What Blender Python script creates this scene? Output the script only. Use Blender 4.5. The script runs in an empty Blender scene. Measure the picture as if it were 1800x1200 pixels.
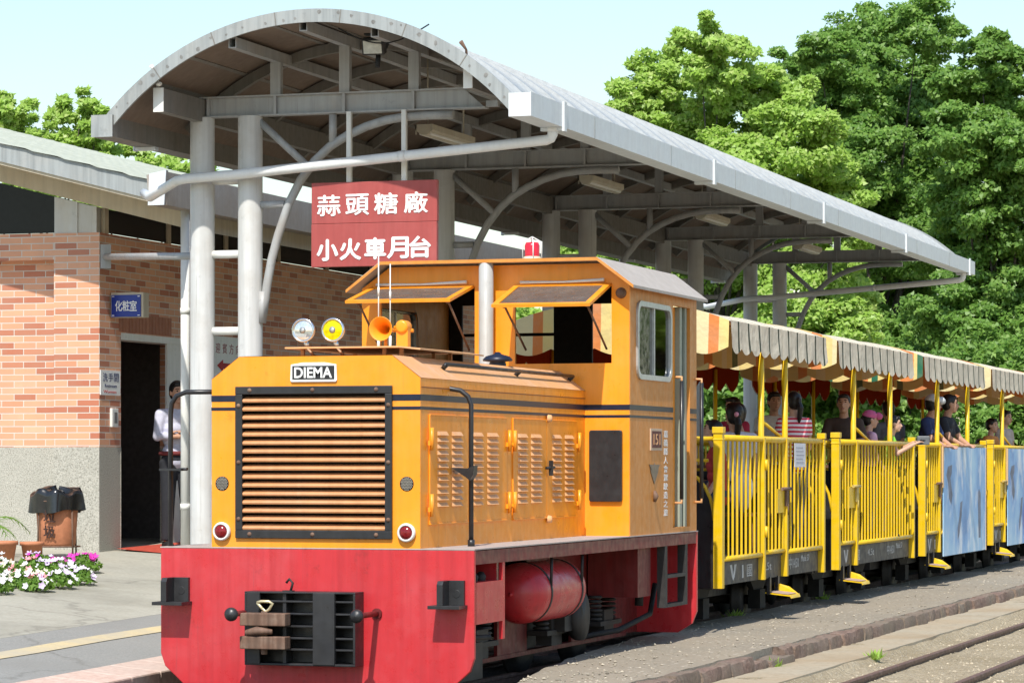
import bpy, bmesh, math, random
import numpy as np
from mathutils import Vector, Matrix

sc = bpy.context.scene
COL = sc.collection
rad = math.radians

# ------------------------------------------------------------------ camera, light, exposure
THETA = math.atan(1740 / 5500.0)
CAM = Vector((7.354, -19.0, 1.73))
cam_data = bpy.data.cameras.new('camera')
cam = bpy.data.objects.new('camera', cam_data)
COL.objects.link(cam)
cam.location = CAM
cam.rotation_euler = (math.pi / 2, 0, THETA)
cam_data.sensor_width = 36.0
cam_data.lens = 5500.0 / 1800 * 36
cam_data.shift_y = 215.0 / 1800
cam_data.clip_start = 0.1
cam_data.clip_end = 3000
sc.camera = cam

SUN_DIR = Vector((0.085, -0.62, 0.785)).normalized()      # towards the sun
world = bpy.data.worlds.new('World')
sc.world = world
world.use_nodes = True
wn = world.node_tree.nodes
wl = world.node_tree.links
bg = wn.get('Background') or wn.new('ShaderNodeBackground')
sky = wn.new('ShaderNodeTexSky')
sky.sky_type = 'NISHITA'
sky.sun_disc = False
sky.sun_elevation = math.asin(SUN_DIR.z)
sky.sun_rotation = math.atan2(SUN_DIR.x, SUN_DIR.y)
sky.air_density = 1.4
sky.dust_density = 0.9
sky.ozone_density = 3.0
wl.new(sky.outputs[0], bg.inputs[0])
bg.inputs[1].default_value = 0.126
sun_data = bpy.data.lights.new('sun', 'SUN')
sun_data.energy = 3.8
sun_data.angle = rad(0.55)
sun_data.color = (1.0, 0.95, 0.87)
sun = bpy.data.objects.new('sun', sun_data)
COL.objects.link(sun)
sun.rotation_euler = SUN_DIR.to_track_quat('Z', 'Y').to_euler()
sun.location = (0, -10, 30)
sc.view_settings.view_transform = 'Standard'
sc.view_settings.look = 'None'
sc.view_settings.exposure = 0.55
sc.view_settings.gamma = 1.0
sc.render.engine = 'CYCLES'
sc.cycles.max_bounces = 6
sc.cycles.transparent_max_bounces = 8

# ------------------------------------------------------------------ helpers
ORG = {}

def setprops(o, label=None, cat=None, group=None, kind=None):
    if label: o['label'] = label
    if cat: o['category'] = cat
    if group: o['group'] = group
    if kind: o['kind'] = kind
    return o

def thing(name, loc, label, cat, group=None, kind=None):
    o = bpy.data.objects.new(name, None)
    o.empty_display_size = 0.2
    COL.objects.link(o)
    o.location = loc
    ORG[o] = Vector(loc)
    return setprops(o, label, cat, group, kind)

class MB:
    """collects pieces in world coordinates, built as one mesh object"""
    def __init__(self):
        self.v = []; self.f = []; self.s = []
    def add(self, vs, fs, smooth=False):
        b = len(self.v)
        self.v.extend([tuple(p) for p in vs])
        for f in fs:
            self.f.append(tuple(i + b for i in f)); self.s.append(smooth)
        return self
    def box(self, x0, x1, y0, y1, z0, z1):
        x0, x1 = min(x0, x1), max(x0, x1); y0, y1 = min(y0, y1), max(y0, y1); z0, z1 = min(z0, z1), max(z0, z1)
        return self.add([(x0, y0, z0), (x1, y0, z0), (x1, y1, z0), (x0, y1, z0), (x0, y0, z1), (x1, y0, z1), (x1, y1, z1), (x0, y1, z1)],
                        [(3, 2, 1, 0), (4, 5, 6, 7), (0, 1, 5, 4), (1, 2, 6, 5), (2, 3, 7, 6), (3, 0, 4, 7)])
    def obox(self, c, size, rot=(0, 0, 0)):
        from mathutils import Euler
        M = Euler(rot).to_matrix(); c = Vector(c); hx, hy, hz = [s / 2 for s in size]
        P = [(-hx, -hy, -hz), (hx, -hy, -hz), (hx, hy, -hz), (-hx, hy, -hz), (-hx, -hy, hz), (hx, -hy, hz), (hx, hy, hz), (-hx, hy, hz)]
        return self.add([c + M @ Vector(p) for p in P], [(3, 2, 1, 0), (4, 5, 6, 7), (0, 1, 5, 4), (1, 2, 6, 5), (2, 3, 7, 6), (3, 0, 4, 7)])
    def slab(self, a, b, c, d, t):
        """quad a,b,c,d given thickness t along its negative normal"""
        a, b, c, d = map(Vector, (a, b, c, d)); n = (b - a).cross(d - a).normalized() * t
        P = [a, b, c, d, a - n, b - n, c - n, d - n]
        return self.add(P, [(0, 1, 2, 3), (7, 6, 5, 4), (0, 4, 5, 1), (1, 5, 6, 2), (2, 6, 7, 3), (3, 7, 4, 0)])
    def prism(self, poly, axis, a, b):
        n = len(poly)
        ar = sum(poly[i][0] * poly[(i + 1) % n][1] - poly[(i + 1) % n][0] * poly[i][1] for i in range(n))
        if ar < 0: poly = poly[::-1]
        if axis == 'x': m = lambda p, t: (t, p[0], p[1])
        elif axis == 'y': m = lambda p, t: (p[0], t, p[1])
        else: m = lambda p, t: (p[0], p[1], t)
        vs = [m(p, a) for p in poly] + [m(p, b) for p in poly]
        fs = [tuple(range(n))[::-1], tuple(range(n, 2 * n))] + [(i, (i + 1) % n, n + (i + 1) % n, n + i) for i in range(n)]
        if axis == 'y': fs = [f[::-1] for f in fs]
        if b < a: fs = [f[::-1] for f in fs]
        return self.add(vs, fs)
    def tube(self, pts, r, n=10, caps=True):
        pts = [Vector(p) for p in pts]; m = len(pts)
        rs = r if isinstance(r, (list, tuple)) else [r] * m
        T = []
        for i in range(m):
            t = (pts[min(i + 1, m - 1)] - pts[max(i - 1, 0)])
            T.append(t.normalized())
        u = T[0].orthogonal().normalized(); vs = []
        for i in range(m):
            if i: u = (u - T[i] * u.dot(T[i])).normalized()
            w = T[i].cross(u)
            for k in range(n):
                a = 2 * math.pi * k / n
                vs.append(pts[i] + (u * math.cos(a) + w * math.sin(a)) * rs[i])
        fs = [(i * n + k, i * n + (k + 1) % n, (i + 1) * n + (k + 1) % n, (i + 1) * n + k) for i in range(m - 1) for k in range(n)]
        self.add(vs, fs, True)
        if caps:
            b = len(self.v) - len(vs)
            self.f.append(tuple(b + k for k in range(n))[::-1]); self.s.append(False)
            self.f.append(tuple(b + (m - 1) * n + k for k in range(n))); self.s.append(False)
        return self
    def lathe(self, prof, o, axis=(0, 0, 1), n=24, caps=False):
        """prof: list of (radius, height along axis)"""
        o = Vector(o); a = Vector(axis).normalized(); u = a.orthogonal().normalized(); w = a.cross(u)
        vs = []; m = len(prof)
        for (r, h) in prof:
            for k in range(n):
                t = 2 * math.pi * k / n
                vs.append(o + a * h + (u * math.cos(t) + w * math.sin(t)) * max(r, 1e-4))
        fs = [(i * n + k, i * n + (k + 1) % n, (i + 1) * n + (k + 1) % n, (i + 1) * n + k) for i in range(m - 1) for k in range(n)]
        self.add(vs, fs, True)
        if caps:
            b = len(self.v) - len(vs)
            self.f.append(tuple(b + k for k in range(n))[::-1]); self.s.append(False)
            self.f.append(tuple(b + (m - 1) * n + k for k in range(n))); self.s.append(False)
        return self
    def ell(self, c, r, n=14, m=9, M=None):
        c = Vector(c); vs = []; r = r if isinstance(r, (list, tuple)) else (r, r, r)
        for i in range(m + 1):
            ph = math.pi * i / m
            for k in range(n):
                t = 2 * math.pi * k / n
                p = Vector((r[0] * math.sin(ph) * math.cos(t), r[1] * math.sin(ph) * math.sin(t), r[2] * math.cos(ph)))
                if M is not None: p = M @ p
                vs.append(c + p)
        fs = [(i * n + k, (i + 1) * n + k, (i + 1) * n + (k + 1) % n, i * n + (k + 1) % n) for i in range(m) for k in range(n)]
        return self.add(vs, fs, True)
    def grid(self, fn, nu, nv, smooth=True):
        vs = [fn(i / nu, j / nv) for i in range(nu + 1) for j in range(nv + 1)]
        fs = [(i * (nv + 1) + j, (i + 1) * (nv + 1) + j, (i + 1) * (nv + 1) + j + 1, i * (nv + 1) + j + 1) for i in range(nu) for j in range(nv)]
        return self.add(vs, fs, smooth)
    def text(self, s, c, w, h, right, up, depth=0.004, bold=0.0, spacing=1.0):
        """lettering fitted in a w x h box centred on c, lying in the plane of right/up"""
        V, F = text_geo(s, bold, spacing)
        xs = [p[0] for p in V]; ys = [p[1] for p in V]
        x0, x1, y0, y1 = min(xs), max(xs), min(ys), max(ys)
        R = Vector(right).normalized(); U = Vector(up).normalized(); N = R.cross(U); c = Vector(c)
        zs = [p[2] for p in V]; z0, z1 = min(zs), max(zs)
        vs = [c + R * (((p[0] - x0) / max(x1 - x0, 1e-6) - .5) * w) + U * (((p[1] - y0) / max(y1 - y0, 1e-6) - .5) * h)
              + N * ((p[2] - z0) / max(z1 - z0, 1e-6) * depth) for p in V]
        return self.add(vs, F)
    def build(self, name, mat, parent=None, bevel=0.0, seg=2, weld=True, label=None, org=None, sub=0):
        me = bpy.data.meshes.new(name)
        if parent is not None:
            r = parent
            while r.parent is not None: r = r.parent
            o0 = ORG[r]
        elif org is not None: o0 = Vector(org)
        else:
            xs = [p[0] for p in self.v]; ys = [p[1] for p in self.v]; zs = [p[2] for p in self.v]
            o0 = Vector(((min(xs) + max(xs)) / 2, (min(ys) + max(ys)) / 2, min(zs)))
        me.from_pydata([(p[0] - o0[0], p[1] - o0[1], p[2] - o0[2]) for p in self.v], [], self.f)
        me.polygons.foreach_set('use_smooth', self.s)
        me.update()
        ob = bpy.data.objects.new(name, me)
        COL.objects.link(ob)
        if parent is not None: ob.parent = parent
        else: ob.location = o0; ORG[ob] = o0
        if mat is not None: me.materials.append(mat)
        if bevel:
            md = ob.modifiers.new('bevel', 'BEVEL'); md.width = bevel; md.segments = seg; md.limit_method = 'ANGLE'; md.angle_limit = rad(40)
        if sub:
            md = ob.modifiers.new('sub', 'SUBSURF'); md.levels = sub; md.render_levels = sub
        if label: ob['label'] = label
        return ob

def _components(mb):
    par = list(range(len(mb.v)))
    def find(a):
        while par[a] != a: par[a] = par[par[a]]; a = par[a]
        return a
    for f in mb.f:
        r = find(f[0])
        for i in f[1:]: par[find(i)] = r
    groups = {}
    for k, f in enumerate(mb.f): groups.setdefault(find(f[0]), []).append(k)
    for fs in groups.values():
        idx = sorted({i for k in fs for i in mb.f[k]}); mp = {i: j for j, i in enumerate(idx)}
        q = MB(); q.v = [mb.v[i] for i in idx]; q.f = [tuple(mp[i] for i in mb.f[k]) for k in fs]; q.s = [mb.s[k] for k in fs]
        yield q

def build_each(mb, name, mat, parent, **k):
    """every separate piece becomes a part of its own"""
    return [q.build(name, mat, parent, **k) for q in _components(mb)]

_tc = {}
def text_geo(s, bold=0.0, spacing=1.0):
    key = (s, bold, spacing)
    if key in _tc: return _tc[key]
    cu = bpy.data.curves.new('lettering', 'FONT')
    cu.body = s; cu.size = 1.0; cu.extrude = 0.02; cu.offset = bold; cu.space_character = spacing; cu.resolution_u = 3
    ob = bpy.data.objects.new('lettering', cu)
    COL.objects.link(ob)
    dg = bpy.context.evaluated_depsgraph_get()
    me = bpy.data.meshes.new_from_object(ob.evaluated_get(dg))
    V = [tuple(v.co) for v in me.vertices]; F = [tuple(p.vertices) for p in me.polygons]
    bpy.data.objects.remove(ob); bpy.data.curves.remove(cu); bpy.data.meshes.remove(me)
    _tc[key] = (V, F)
    return V, F

def np_mesh(name, verts, nper, mat, parent=None, org=(0, 0, 0), smooth=False):
    """verts: (N*nper,3) array; every nper consecutive points form one face"""
    me = bpy.data.meshes.new(name)
    nv = len(verts); nf = nv // nper
    me.vertices.add(nv); me.vertices.foreach_set('co', np.asarray(verts, dtype=np.float32).ravel())
    me.loops.add(nv); me.loops.foreach_set('vertex_index', np.arange(nv, dtype=np.int32))
    me.polygons.add(nf); me.polygons.foreach_set('loop_start', np.arange(0, nv, nper, dtype=np.int32))
    me.update(calc_edges=True)
    ob = bpy.data.objects.new(name, me); COL.objects.link(ob)
    if parent is not None: ob.parent = parent
    else: ob.location = org; ORG[ob] = Vector(org)
    me.materials.append(mat)
    return ob

def copy_tree(o, parent=None):
    c = o.copy(); COL.objects.link(c)
    if parent is not None: c.parent = parent
    for ch in list(o.children): copy_tree(ch, c)
    return c

def dup(o, loc, label=None, rz=None, scale=None):
    c = copy_tree(o); c.location = loc; ORG[c] = Vector(loc)
    if rz is not None: c.rotation_euler = (0, 0, rz)
    if scale is not None: c.scale = (scale,) * 3 if not isinstance(scale, (tuple, list)) else scale
    if label: c['label'] = label
    return c

def plat(x, y):
    """height of the platform surface: it ramps gently up along the train and towards the station"""
    return 0.33 + 0.0165 * max(min(y, 24), -12) + 0.08 * (-1.25 - max(x, -6.2))

# ------------------------------------------------------------------ materials
MATS = {}
def newmat(name):
    m = bpy.data.materials.new(name); m.use_nodes = True
    MATS[name] = m
    return m, m.node_tree.nodes, m.node_tree.links, m.node_tree.nodes['Principled BSDF']

def rgb(c): return (c[0], c[1], c[2], 1.0)

def ramp(n, l, src, stops):
    r = n.new('ShaderNodeValToRGB')
    el = r.color_ramp.elements
    while len(el) < len(stops): el.new(0.5)
    for e, (p, c) in zip(el, stops):
        e.position = p; e.color = rgb(c) if isinstance(c, (tuple, list)) else (c, c, c, 1)
    l.new(src, r.inputs[0])
    return r.outputs[0]

def noise(n, l, scale, detail=4, rough=.55, vec=None, stretch=None, dim='OBJ'):
    if vec is None:
        tc = n.new('ShaderNodeTexCoord'); vec = tc.outputs['Object']
    if stretch:
        mp = n.new('ShaderNodeMapping'); mp.inputs['Scale'].default_value = stretch
        l.new(vec, mp.inputs[0]); vec = mp.outputs[0]
    t = n.new('ShaderNodeTexNoise'); t.inputs['Scale'].default_value = scale
    t.inputs['Detail'].default_value = detail; t.inputs['Roughness'].default_value = rough
    l.new(vec, t.inputs['Vector'])
    return t.outputs['Fac']

def mix(n, l, fac, a, b, mode='MIX'):
    m = n.new('ShaderNodeMix'); m.data_type = 'RGBA'; m.blend_type = mode
    if isinstance(fac, (int, float)): m.inputs[0].default_value = fac
    else: l.new(fac, m.inputs[0])
    for i, x in ((6, a), (7, b)):
        if isinstance(x, (tuple, list)): m.inputs[i].default_value = rgb(x)
        else: l.new(x, m.inputs[i])
    return m.outputs[2]

def bump(n, l, h, strength=.3, dist=.01):
    b = n.new('ShaderNodeBump'); b.inputs['Strength'].default_value = strength; b.inputs['Distance'].default_value = dist
    l.new(h, b.inputs['Height']); return b.outputs[0]

def paint(name, col, rough=.38, worn=None, amount=.25, streak=True, metal=0.0, scale=3.0, spec=.5, bumpy=.08, dark=.82, grime=.35, wave=0.0):
    """painted or bare metal with faded patches, vertical streaks and fine grime"""
    m, n, l, b = newmat(name)
    worn = worn or tuple(min(1, c * .55 + .12) for c in col)
    f1 = noise(n, l, scale, 6, .65)
    f2 = noise(n, l, 2.2, 3, .6, stretch=(9, 9, .5)) if streak else noise(n, l, scale * 6, 3)
    c1 = mix(n, l, ramp(n, l, f1, [(.45, 0), (.78, amount)]), col, worn)
    c2 = mix(n, l, ramp(n, l, f2, [(.40, .0), (.75, amount * 1.4)]), c1, tuple(c * dark for c in col))
    # fine grime: sparse dark blotches and thin run-down stains
    f3 = noise(n, l, 7.5, 8, .72); f4 = noise(n, l, 3.1, 6, .7, stretch=(14, 14, .35))
    c2 = mix(n, l, ramp(n, l, f3, [(.60, 0), (.74, grime)]), c2, tuple(c * .35 + .012 for c in col))
    c2 = mix(n, l, ramp(n, l, f4, [(.60, 0), (.72, grime * .8)]), c2, tuple(c * .45 + .01 for c in worn))
    l.new(c2, b.inputs['Base Color'])
    fr = noise(n, l, 14, 4)
    l.new(ramp(n, l, fr, [(.3, max(rough - .1, .05)), (.75, min(rough + .2, 1))]), b.inputs['Roughness'])
    b.inputs['Metallic'].default_value = metal
    b.inputs['Specular IOR Level'].default_value = spec
    nb = n.new('ShaderNodeBump'); nb.inputs['Strength'].default_value = bumpy; nb.inputs['Distance'].default_value = .004; l.new(noise(n, l, 30, 3), nb.inputs['Height'])
    if wave:
        wb = n.new('ShaderNodeBump'); wb.inputs['Strength'].default_value = wave; wb.inputs['Distance'].default_value = .05; l.new(noise(n, l, 2.4, 2), wb.inputs['Height']); l.new(wb.outputs[0], nb.inputs['Normal'])
    l.new(nb.outputs[0], b.inputs['Normal'])
    return m

def flat(name, col, rough=.6, var=.15, scale=20, metal=0.0, spec=.4):
    m, n, l, b = newmat(name)
    f = noise(n, l, scale, 4)
    l.new(mix(n, l, ramp(n, l, f, [(.35, 0), (.7, 1)]), tuple(c * (1 - var) for c in col), tuple(min(1, c * (1 + var)) for c in col)), b.inputs['Base Color'])
    b.inputs['Roughness'].default_value = rough; b.inputs['Metallic'].default_value = metal
    b.inputs['Specular IOR Level'].default_value = spec
    return m

def glassy(name, tint=(.6, .65, .65), refl=.2, rough=.03):
    m, n, l, b = newmat(name)
    out = n['Material Output']
    tr = n.new('ShaderNodeBsdfTransparent'); tr.inputs[0].default_value = rgb(tint)
    gl = n.new('ShaderNodeBsdfGlossy'); gl.inputs['Roughness'].default_value = rough
    fr = n.new('ShaderNodeFresnel'); fr.inputs[0].default_value = 1.5
    ad = n.new('ShaderNodeMath'); ad.operation = 'ADD'; ad.inputs[1].default_value = refl; ad.use_clamp = True
    l.new(fr.outputs[0], ad.inputs[0])
    ms = n.new('ShaderNodeMixShader'); l.new(ad.outputs[0], ms.inputs[0]); l.new(tr.outputs[0], ms.inputs[1]); l.new(gl.outputs[0], ms.inputs[2])
    l.new(ms.outputs[0], out.inputs[0])
    return m

ORANGE = paint('orange_paint', (.89, .305, .011), .36, (.78, .36, .10), .4, dark=.82, grime=.42, wave=.14)
SLATM = paint('rusty_orange_slat_paint', (.60, .27, .11), .5, (.52, .30, .18), .7, dark=.8)
ORANGE_TOP = paint('faded_sunlit_orange_paint', (.70, .36, .15), .5, (.66, .44, .30), .75, dark=.9)  # faded orange, paler still to hold the high sun on upper faces
RED = paint('red_paint', (.52, .028, .036), .32, (.56, .10, .11), .5, dark=.72, grime=.6, wave=.1)
RED_DK = paint('shaded_red_paint', (.17, .012, .012), .45, (.12, .035, .03), .7, dark=.5)  # red darkened so the colour holds the deep shade under the frame
BLACK = paint('black_paint', (.018, .018, .020), .36, (.05, .05, .05), .5)
BLACK_M = flat('matt_black', (.014, .014, .014), .75, .3)
GREASE = flat('greasy_iron', (.028, .026, .025), .6, .4, 9)
NAVY = flat('navy_stripe_paint', (.010, .014, .032), .4, .2)
YELLOW = paint('yellow_paint', (.76, .49, .008), .34, (.66, .46, .12), .35, scale=7, dark=.72)
CREAMW = paint('cream_white_paint', (.74, .74, .70), .45, (.55, .50, .40), .4)
POSTM = paint('grey_post_paint', (.58, .585, .57), .5, (.38, .32, .25), .5, scale=2.6, dark=.74, grime=.5)
STEEL = paint('shaded_steel_paint', (.37, .38, .38), .5, (.33, .25, .18), .5, scale=2.6, dark=.7, grime=.6)  # beams share the post paint, darkened for the shade under the roof
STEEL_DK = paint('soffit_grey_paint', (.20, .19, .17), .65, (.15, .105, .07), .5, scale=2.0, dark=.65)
GALV = paint('weathered_zinc_sheet', (.31, .335, .335), .5, (.36, .35, .32), .7, scale=2.5, dark=.65, grime=.6)
WHITEM = paint('white_metal_sheet', (.62, .655, .67), .45, (.55, .53, .50), .35, dark=.85)
PIPE = paint('white_pvc_pipe', (.72, .73, .72), .4, (.55, .52, .46), .3)
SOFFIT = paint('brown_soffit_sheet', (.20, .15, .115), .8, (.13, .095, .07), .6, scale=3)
CHROME = flat('chrome', (.72, .72, .72), .18, .05, metal=1.0)
ALU = flat('aluminium', (.52, .54, .54), .4, .1, metal=.6)
RUSTY = paint('rusty_iron', (.17, .095, .062), .75, (.26, .19, .14), .8, scale=12, dark=.5)
DARKGLASS = flat('dark_glass', (.012, .014, .017), .12, .1, spec=.18)
DUSTGLASS = paint('dusty_tinted_glass', (.10, .085, .075), .28, (.22, .20, .18), .6, streak=False, scale=9)
GLASS = glassy('window_glass', (.36, .38, .37), .05)
STACKM = paint('stained_silver_paint', (.40, .405, .39), .45, (.30, .27, .22), .5, scale=6)
WHITE = flat('white_lettering', (.80, .80, .78), .6, .06)
SIGNRED = paint('faded_red_board', (.35, .062, .056), .55, (.42, .12, .11), .5)
CREAMSTUCCO = paint('cream_stucco', (.56, .49, .37), .85, (.42, .30, .17), .5, scale=2.5, dark=.75)
BLUEENAMEL = flat('blue_enamel', (.012, .035, .26), .3, .1)
def brick_mat():
    m, n, l, b = newmat('brick_tile_wall')
    tc = n.new('ShaderNodeTexCoord')
    sp = n.new('ShaderNodeSeparateXYZ'); l.new(tc.outputs['Object'], sp.inputs[0])
    ad = n.new('ShaderNodeMath'); ad.operation = 'ADD'; l.new(sp.outputs[0], ad.inputs[0]); l.new(sp.outputs[1], ad.inputs[1])
    cb = n.new('ShaderNodeCombineXYZ'); l.new(ad.outputs[0], cb.inputs[0]); l.new(sp.outputs[2], cb.inputs[1])
    t = n.new('ShaderNodeTexBrick'); l.new(cb.outputs[0], t.inputs['Vector'])
    t.inputs['Scale'].default_value = 1.0
    t.inputs['Brick Width'].default_value = .245; t.inputs['Row Height'].default_value = .0655
    t.inputs['Mortar Size'].default_value = .0045; t.inputs['Mortar Smooth'].default_value = .1; t.inputs['Bias'].default_value = 0
    t.inputs['Color1'].default_value = (0, 0, 0, 1); t.inputs['Color2'].default_value = (1, 1, 1, 1); t.inputs['Mortar'].default_value = (0, 0, 0, 1)
    t.offset = .43; t.offset_frequency = 2
    bc = ramp(n, l, t.outputs['Color'], [(0, (.47, .165, .09)), (.22, (.43, .145, .08)), (.28, (.66, .30, .165)), (.55, (.72, .37, .22)), (.8, (.66, .31, .18)), (1, (.74, .41, .26))])
    bc = mix(n, l, ramp(n, l, noise(n, l, 1.1, 7, .7), [(.42, 0), (.75, .55)]), bc, (.40, .25, .18))
    c = mix(n, l, t.outputs['Fac'], bc, (.62, .59, .53))
    l.new(c, b.inputs['Base Color']); b.inputs['Roughness'].default_value = .62
    inv = n.new('ShaderNodeMath'); inv.operation = 'SUBTRACT'; inv.inputs[0].default_value = 1; l.new(t.outputs['Fac'], inv.inputs[1])
    l.new(bump(n, l, inv.outputs[0], .7, .006), b.inputs['Normal'])
    return m
BRICK = brick_mat()

def granite_mat():
    m, n, l, b = newmat('washed_granite_render')
    f = noise(n, l, 85, 3, .7); f2 = noise(n, l, 3, 4); f3 = noise(n, l, 200, 2)
    c = ramp(n, l, f, [(.33, (.16, .15, .125)), (.47, (.37, .36, .31)), (.62, (.50, .48, .42)), (.75, (.62, .60, .54))])
    c = mix(n, l, ramp(n, l, f2, [(.4, 0), (.8, .35)]), c, (.28, .27, .23))
    l.new(c, b.inputs['Base Color']); b.inputs['Roughness'].default_value = .8
    l.new(bump(n, l, f, .4, .006), b.inputs['Normal'])
    return m
GRANITE = granite_mat()

def ground_mat(name, stops, scale, scale2=1.2, tint=(.3, .25, .2), tamt=.4, bstr=.5, bdist=.02, speck=None, rough=.9, cracks=0, oil=False):
    m, n, l, b = newmat(name)
    f = noise(n, l, scale, 8, .7); f2 = noise(n, l, scale2, 5, .6)
    c = ramp(n, l, f, stops)
    c = mix(n, l, ramp(n, l, f2, [(.38, 0), (.72, tamt)]), c, tint)
    h = f
    if speck:
        vo = n.new('ShaderNodeTexVoronoi'); vo.inputs['Scale'].default_value = speck[0]; vo.inputs['Randomness'].default_value = 1
        tc = n.new('ShaderNodeTexCoord'); l.new(tc.outputs['Object'], vo.inputs['Vector'])
        msk = ramp(n, l, vo.outputs['Distance'], [(speck[2] * .6, 1), (speck[2], 0)])
        sel = n.new('ShaderNodeSeparateColor'); l.new(vo.outputs['Color'], sel.inputs[0])
        keep = ramp(n, l, sel.outputs[0], [(speck[3], 0), (speck[3] + .02, 1)])
        mm = n.new('ShaderNodeMath'); mm.operation = 'MULTIPLY'; l.new(msk, mm.inputs[0]); l.new(keep, mm.inputs[1])
        c = mix(n, l, mm.outputs[0], c, speck[1])
        ad = n.new('ShaderNodeMath'); ad.operation = 'MULTIPLY_ADD'; l.new(mm.outputs[0], ad.inputs[0]); ad.inputs[1].default_value = .6; l.new(f, ad.inputs[2]); h = ad.outputs[0]
    if oil: c = mix(n, l, ramp(n, l, noise(n, l, .9, 7, .75, stretch=(1.6, .5, 1)), [(.57, 0), (.68, .75)]), c, (.07, .06, .05))
    if cracks:
        tc = n.new('ShaderNodeTexCoord'); vo = n.new('ShaderNodeTexVoronoi'); vo.feature = 'DISTANCE_TO_EDGE'; vo.inputs['Scale'].default_value = cracks
        wv = n.new('ShaderNodeVectorMath'); wv.operation = 'MULTIPLY_ADD'; nz = n.new('ShaderNodeTexNoise'); nz.inputs['Scale'].default_value = 2.5; nz.inputs['Detail'].default_value = 5
        l.new(tc.outputs['Object'], nz.inputs['Vector']); l.new(nz.outputs['Color'], wv.inputs[0]); wv.inputs[1].default_value = (.5, .5, .5); l.new(tc.outputs['Object'], wv.inputs[2]); l.new(wv.outputs[0], vo.inputs['Vector'])
        c = mix(n, l, ramp(n, l, vo.outputs['Distance'], [(0, .42), (.005, 0)]), c, (.09, .085, .07))
        c = mix(n, l, ramp(n, l, noise(n, l, .55, 6, .7), [(.5, 0), (.68, .5)]), c, tuple(v * .72 for v in tint))
    l.new(c, b.inputs['Base Color']); b.inputs['Roughness'].default_value = rough
    l.new(bump(n, l, h, bstr, bdist), b.inputs['Normal'])
    return m
CONCRETE = ground_mat('platform_concrete', [(.3, (.31, .30, .245)), (.5, (.385, .37, .305)), (.7, (.45, .435, .365))], 26, .7, (.28, .265, .21), .5, .25, .006, cracks=.16)
ASPHALT_L = ground_mat('platform_edge_asphalt', [(.3, (.18, .18, .165)), (.5, (.25, .25, .23)), (.7, (.32, .315, .29))], 60, 1.0, (.30, .29, .26), .4, .3, .006, cracks=.22)
STRIP = ground_mat('old_tar_and_gravel', [(.28, (.15, .125, .09)), (.5, (.27, .235, .18)), (.72, (.38, .335, .265))], 40, .8, (.33, .275, .20), .7, .6, .02, speck=(15, (.52, .47, .38), .30, .70))
DIRT = ground_mat('sandy_track_bed', [(.28, (.22, .165, .10)), (.5, (.44, .36, .235)), (.72, (.60, .52, .37))], 22, .55, (.30, .235, .135), .85, .9, .05, speck=(30, (.66, .60, .48), .3, .5), oil=True)
TRACKBED = ground_mat('oily_ballast', [(.3, (.03, .027, .024)), (.5, (.075, .066, .056)), (.7, (.14, .12, .10))], 30, 1.0, (.05, .045, .04), .5, 1.0, .05)
FIELD = ground_mat('field_ground', [(.3, (.08, .09, .04)), (.5, (.16, .15, .08)), (.7, (.25, .22, .14))], 3, .2, (.07, .10, .03), .6, .4, .1)
KERBRED = ground_mat('laterite_kerb_stone', [(.3, (.10, .065, .048)), (.5, (.21, .135, .105)), (.7, (.33, .24, .19))], 22, 1.3, (.20, .175, .13), .9, .8, .03)
KERBPINK = ground_mat('faded_pink_kerb', [(.3, (.42, .28, .22)), (.5, (.56, .40, .32)), (.7, (.64, .50, .42))], 20, 2.0, (.5, .43, .37), .5, .3, .01)
SLABM = ground_mat('earth_stained_concrete', [(.3, (.27, .23, .165)), (.5, (.37, .325, .24)), (.7, (.46, .41, .31))], 24, .7, (.36, .26, .15), .75, .35, .01, cracks=.5)
LINEYEL = ground_mat('worn_yellow_line', [(.3, (.46, .37, .22)), (.5, (.60, .48, .25)), (.7, (.64, .53, .30))], 30, 1.8, (.40, .37, .30), .85, .2, .004)
REDTILE = flat('red_floor_tile', (.50, .08, .05), .6, .15)
RAILM = paint('rusty_rail_steel', (.14, .075, .05), .6, (.23, .15, .12), .7, scale=9, dark=.6)
ROOFTILE = ground_mat('pale_metal_roof_tile', [(.3, (.36, .38, .29)), (.5, (.45, .47, .37)), (.7, (.52, .53, .44))], 8, .6, (.36, .37, .28), .5, .1, .005, rough=.6)

def leaf_mat(name, cols, trans=.35):
    m, n, l, b = newmat(name)
    out = n['Material Output']; n.remove(b)
    g = n.new('ShaderNodeNewGeometry')
    c = ramp(n, l, g.outputs['Random Per Island'], [(i / (len(cols) - 1), c) for i, c in enumerate(cols)])
    d = n.new('ShaderNodeBsdfDiffuse'); t = n.new('ShaderNodeBsdfTranslucent'); gl = n.new('ShaderNodeBsdfGlossy')
    l.new(c, d.inputs[0]); l.new(mix(n, l, .35, c, (.30, .42, .03)), t.inputs[0])
    gl.inputs['Roughness'].default_value = .42; gl.inputs[0].default_value = (.8, .85, .75, 1)
    m1 = n.new('ShaderNodeMixShader'); m1.inputs[0].default_value = trans; l.new(d.outputs[0], m1.inputs[1]); l.new(t.outputs[0], m1.inputs[2])
    m2 = n.new('ShaderNodeMixShader'); m2.inputs[0].default_value = .022; l.new(m1.outputs[0], m2.inputs[1]); l.new(gl.outputs[0], m2.inputs[2])
    l.new(m2.outputs[0], out.inputs[0])
    return m
LEAF_BRIGHT = leaf_mat('light_green_leaves', [(.26, .42, .06), (.36, .56, .09), (.46, .65, .15), (.30, .48, .08), (.55, .66, .22)], .5)
LEAF_DARK = leaf_mat('deep_green_leaves', [(.085, .19, .03), (.15, .29, .05), (.22, .38, .075), (.11, .24, .04), (.30, .46, .11)], .45)
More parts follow.
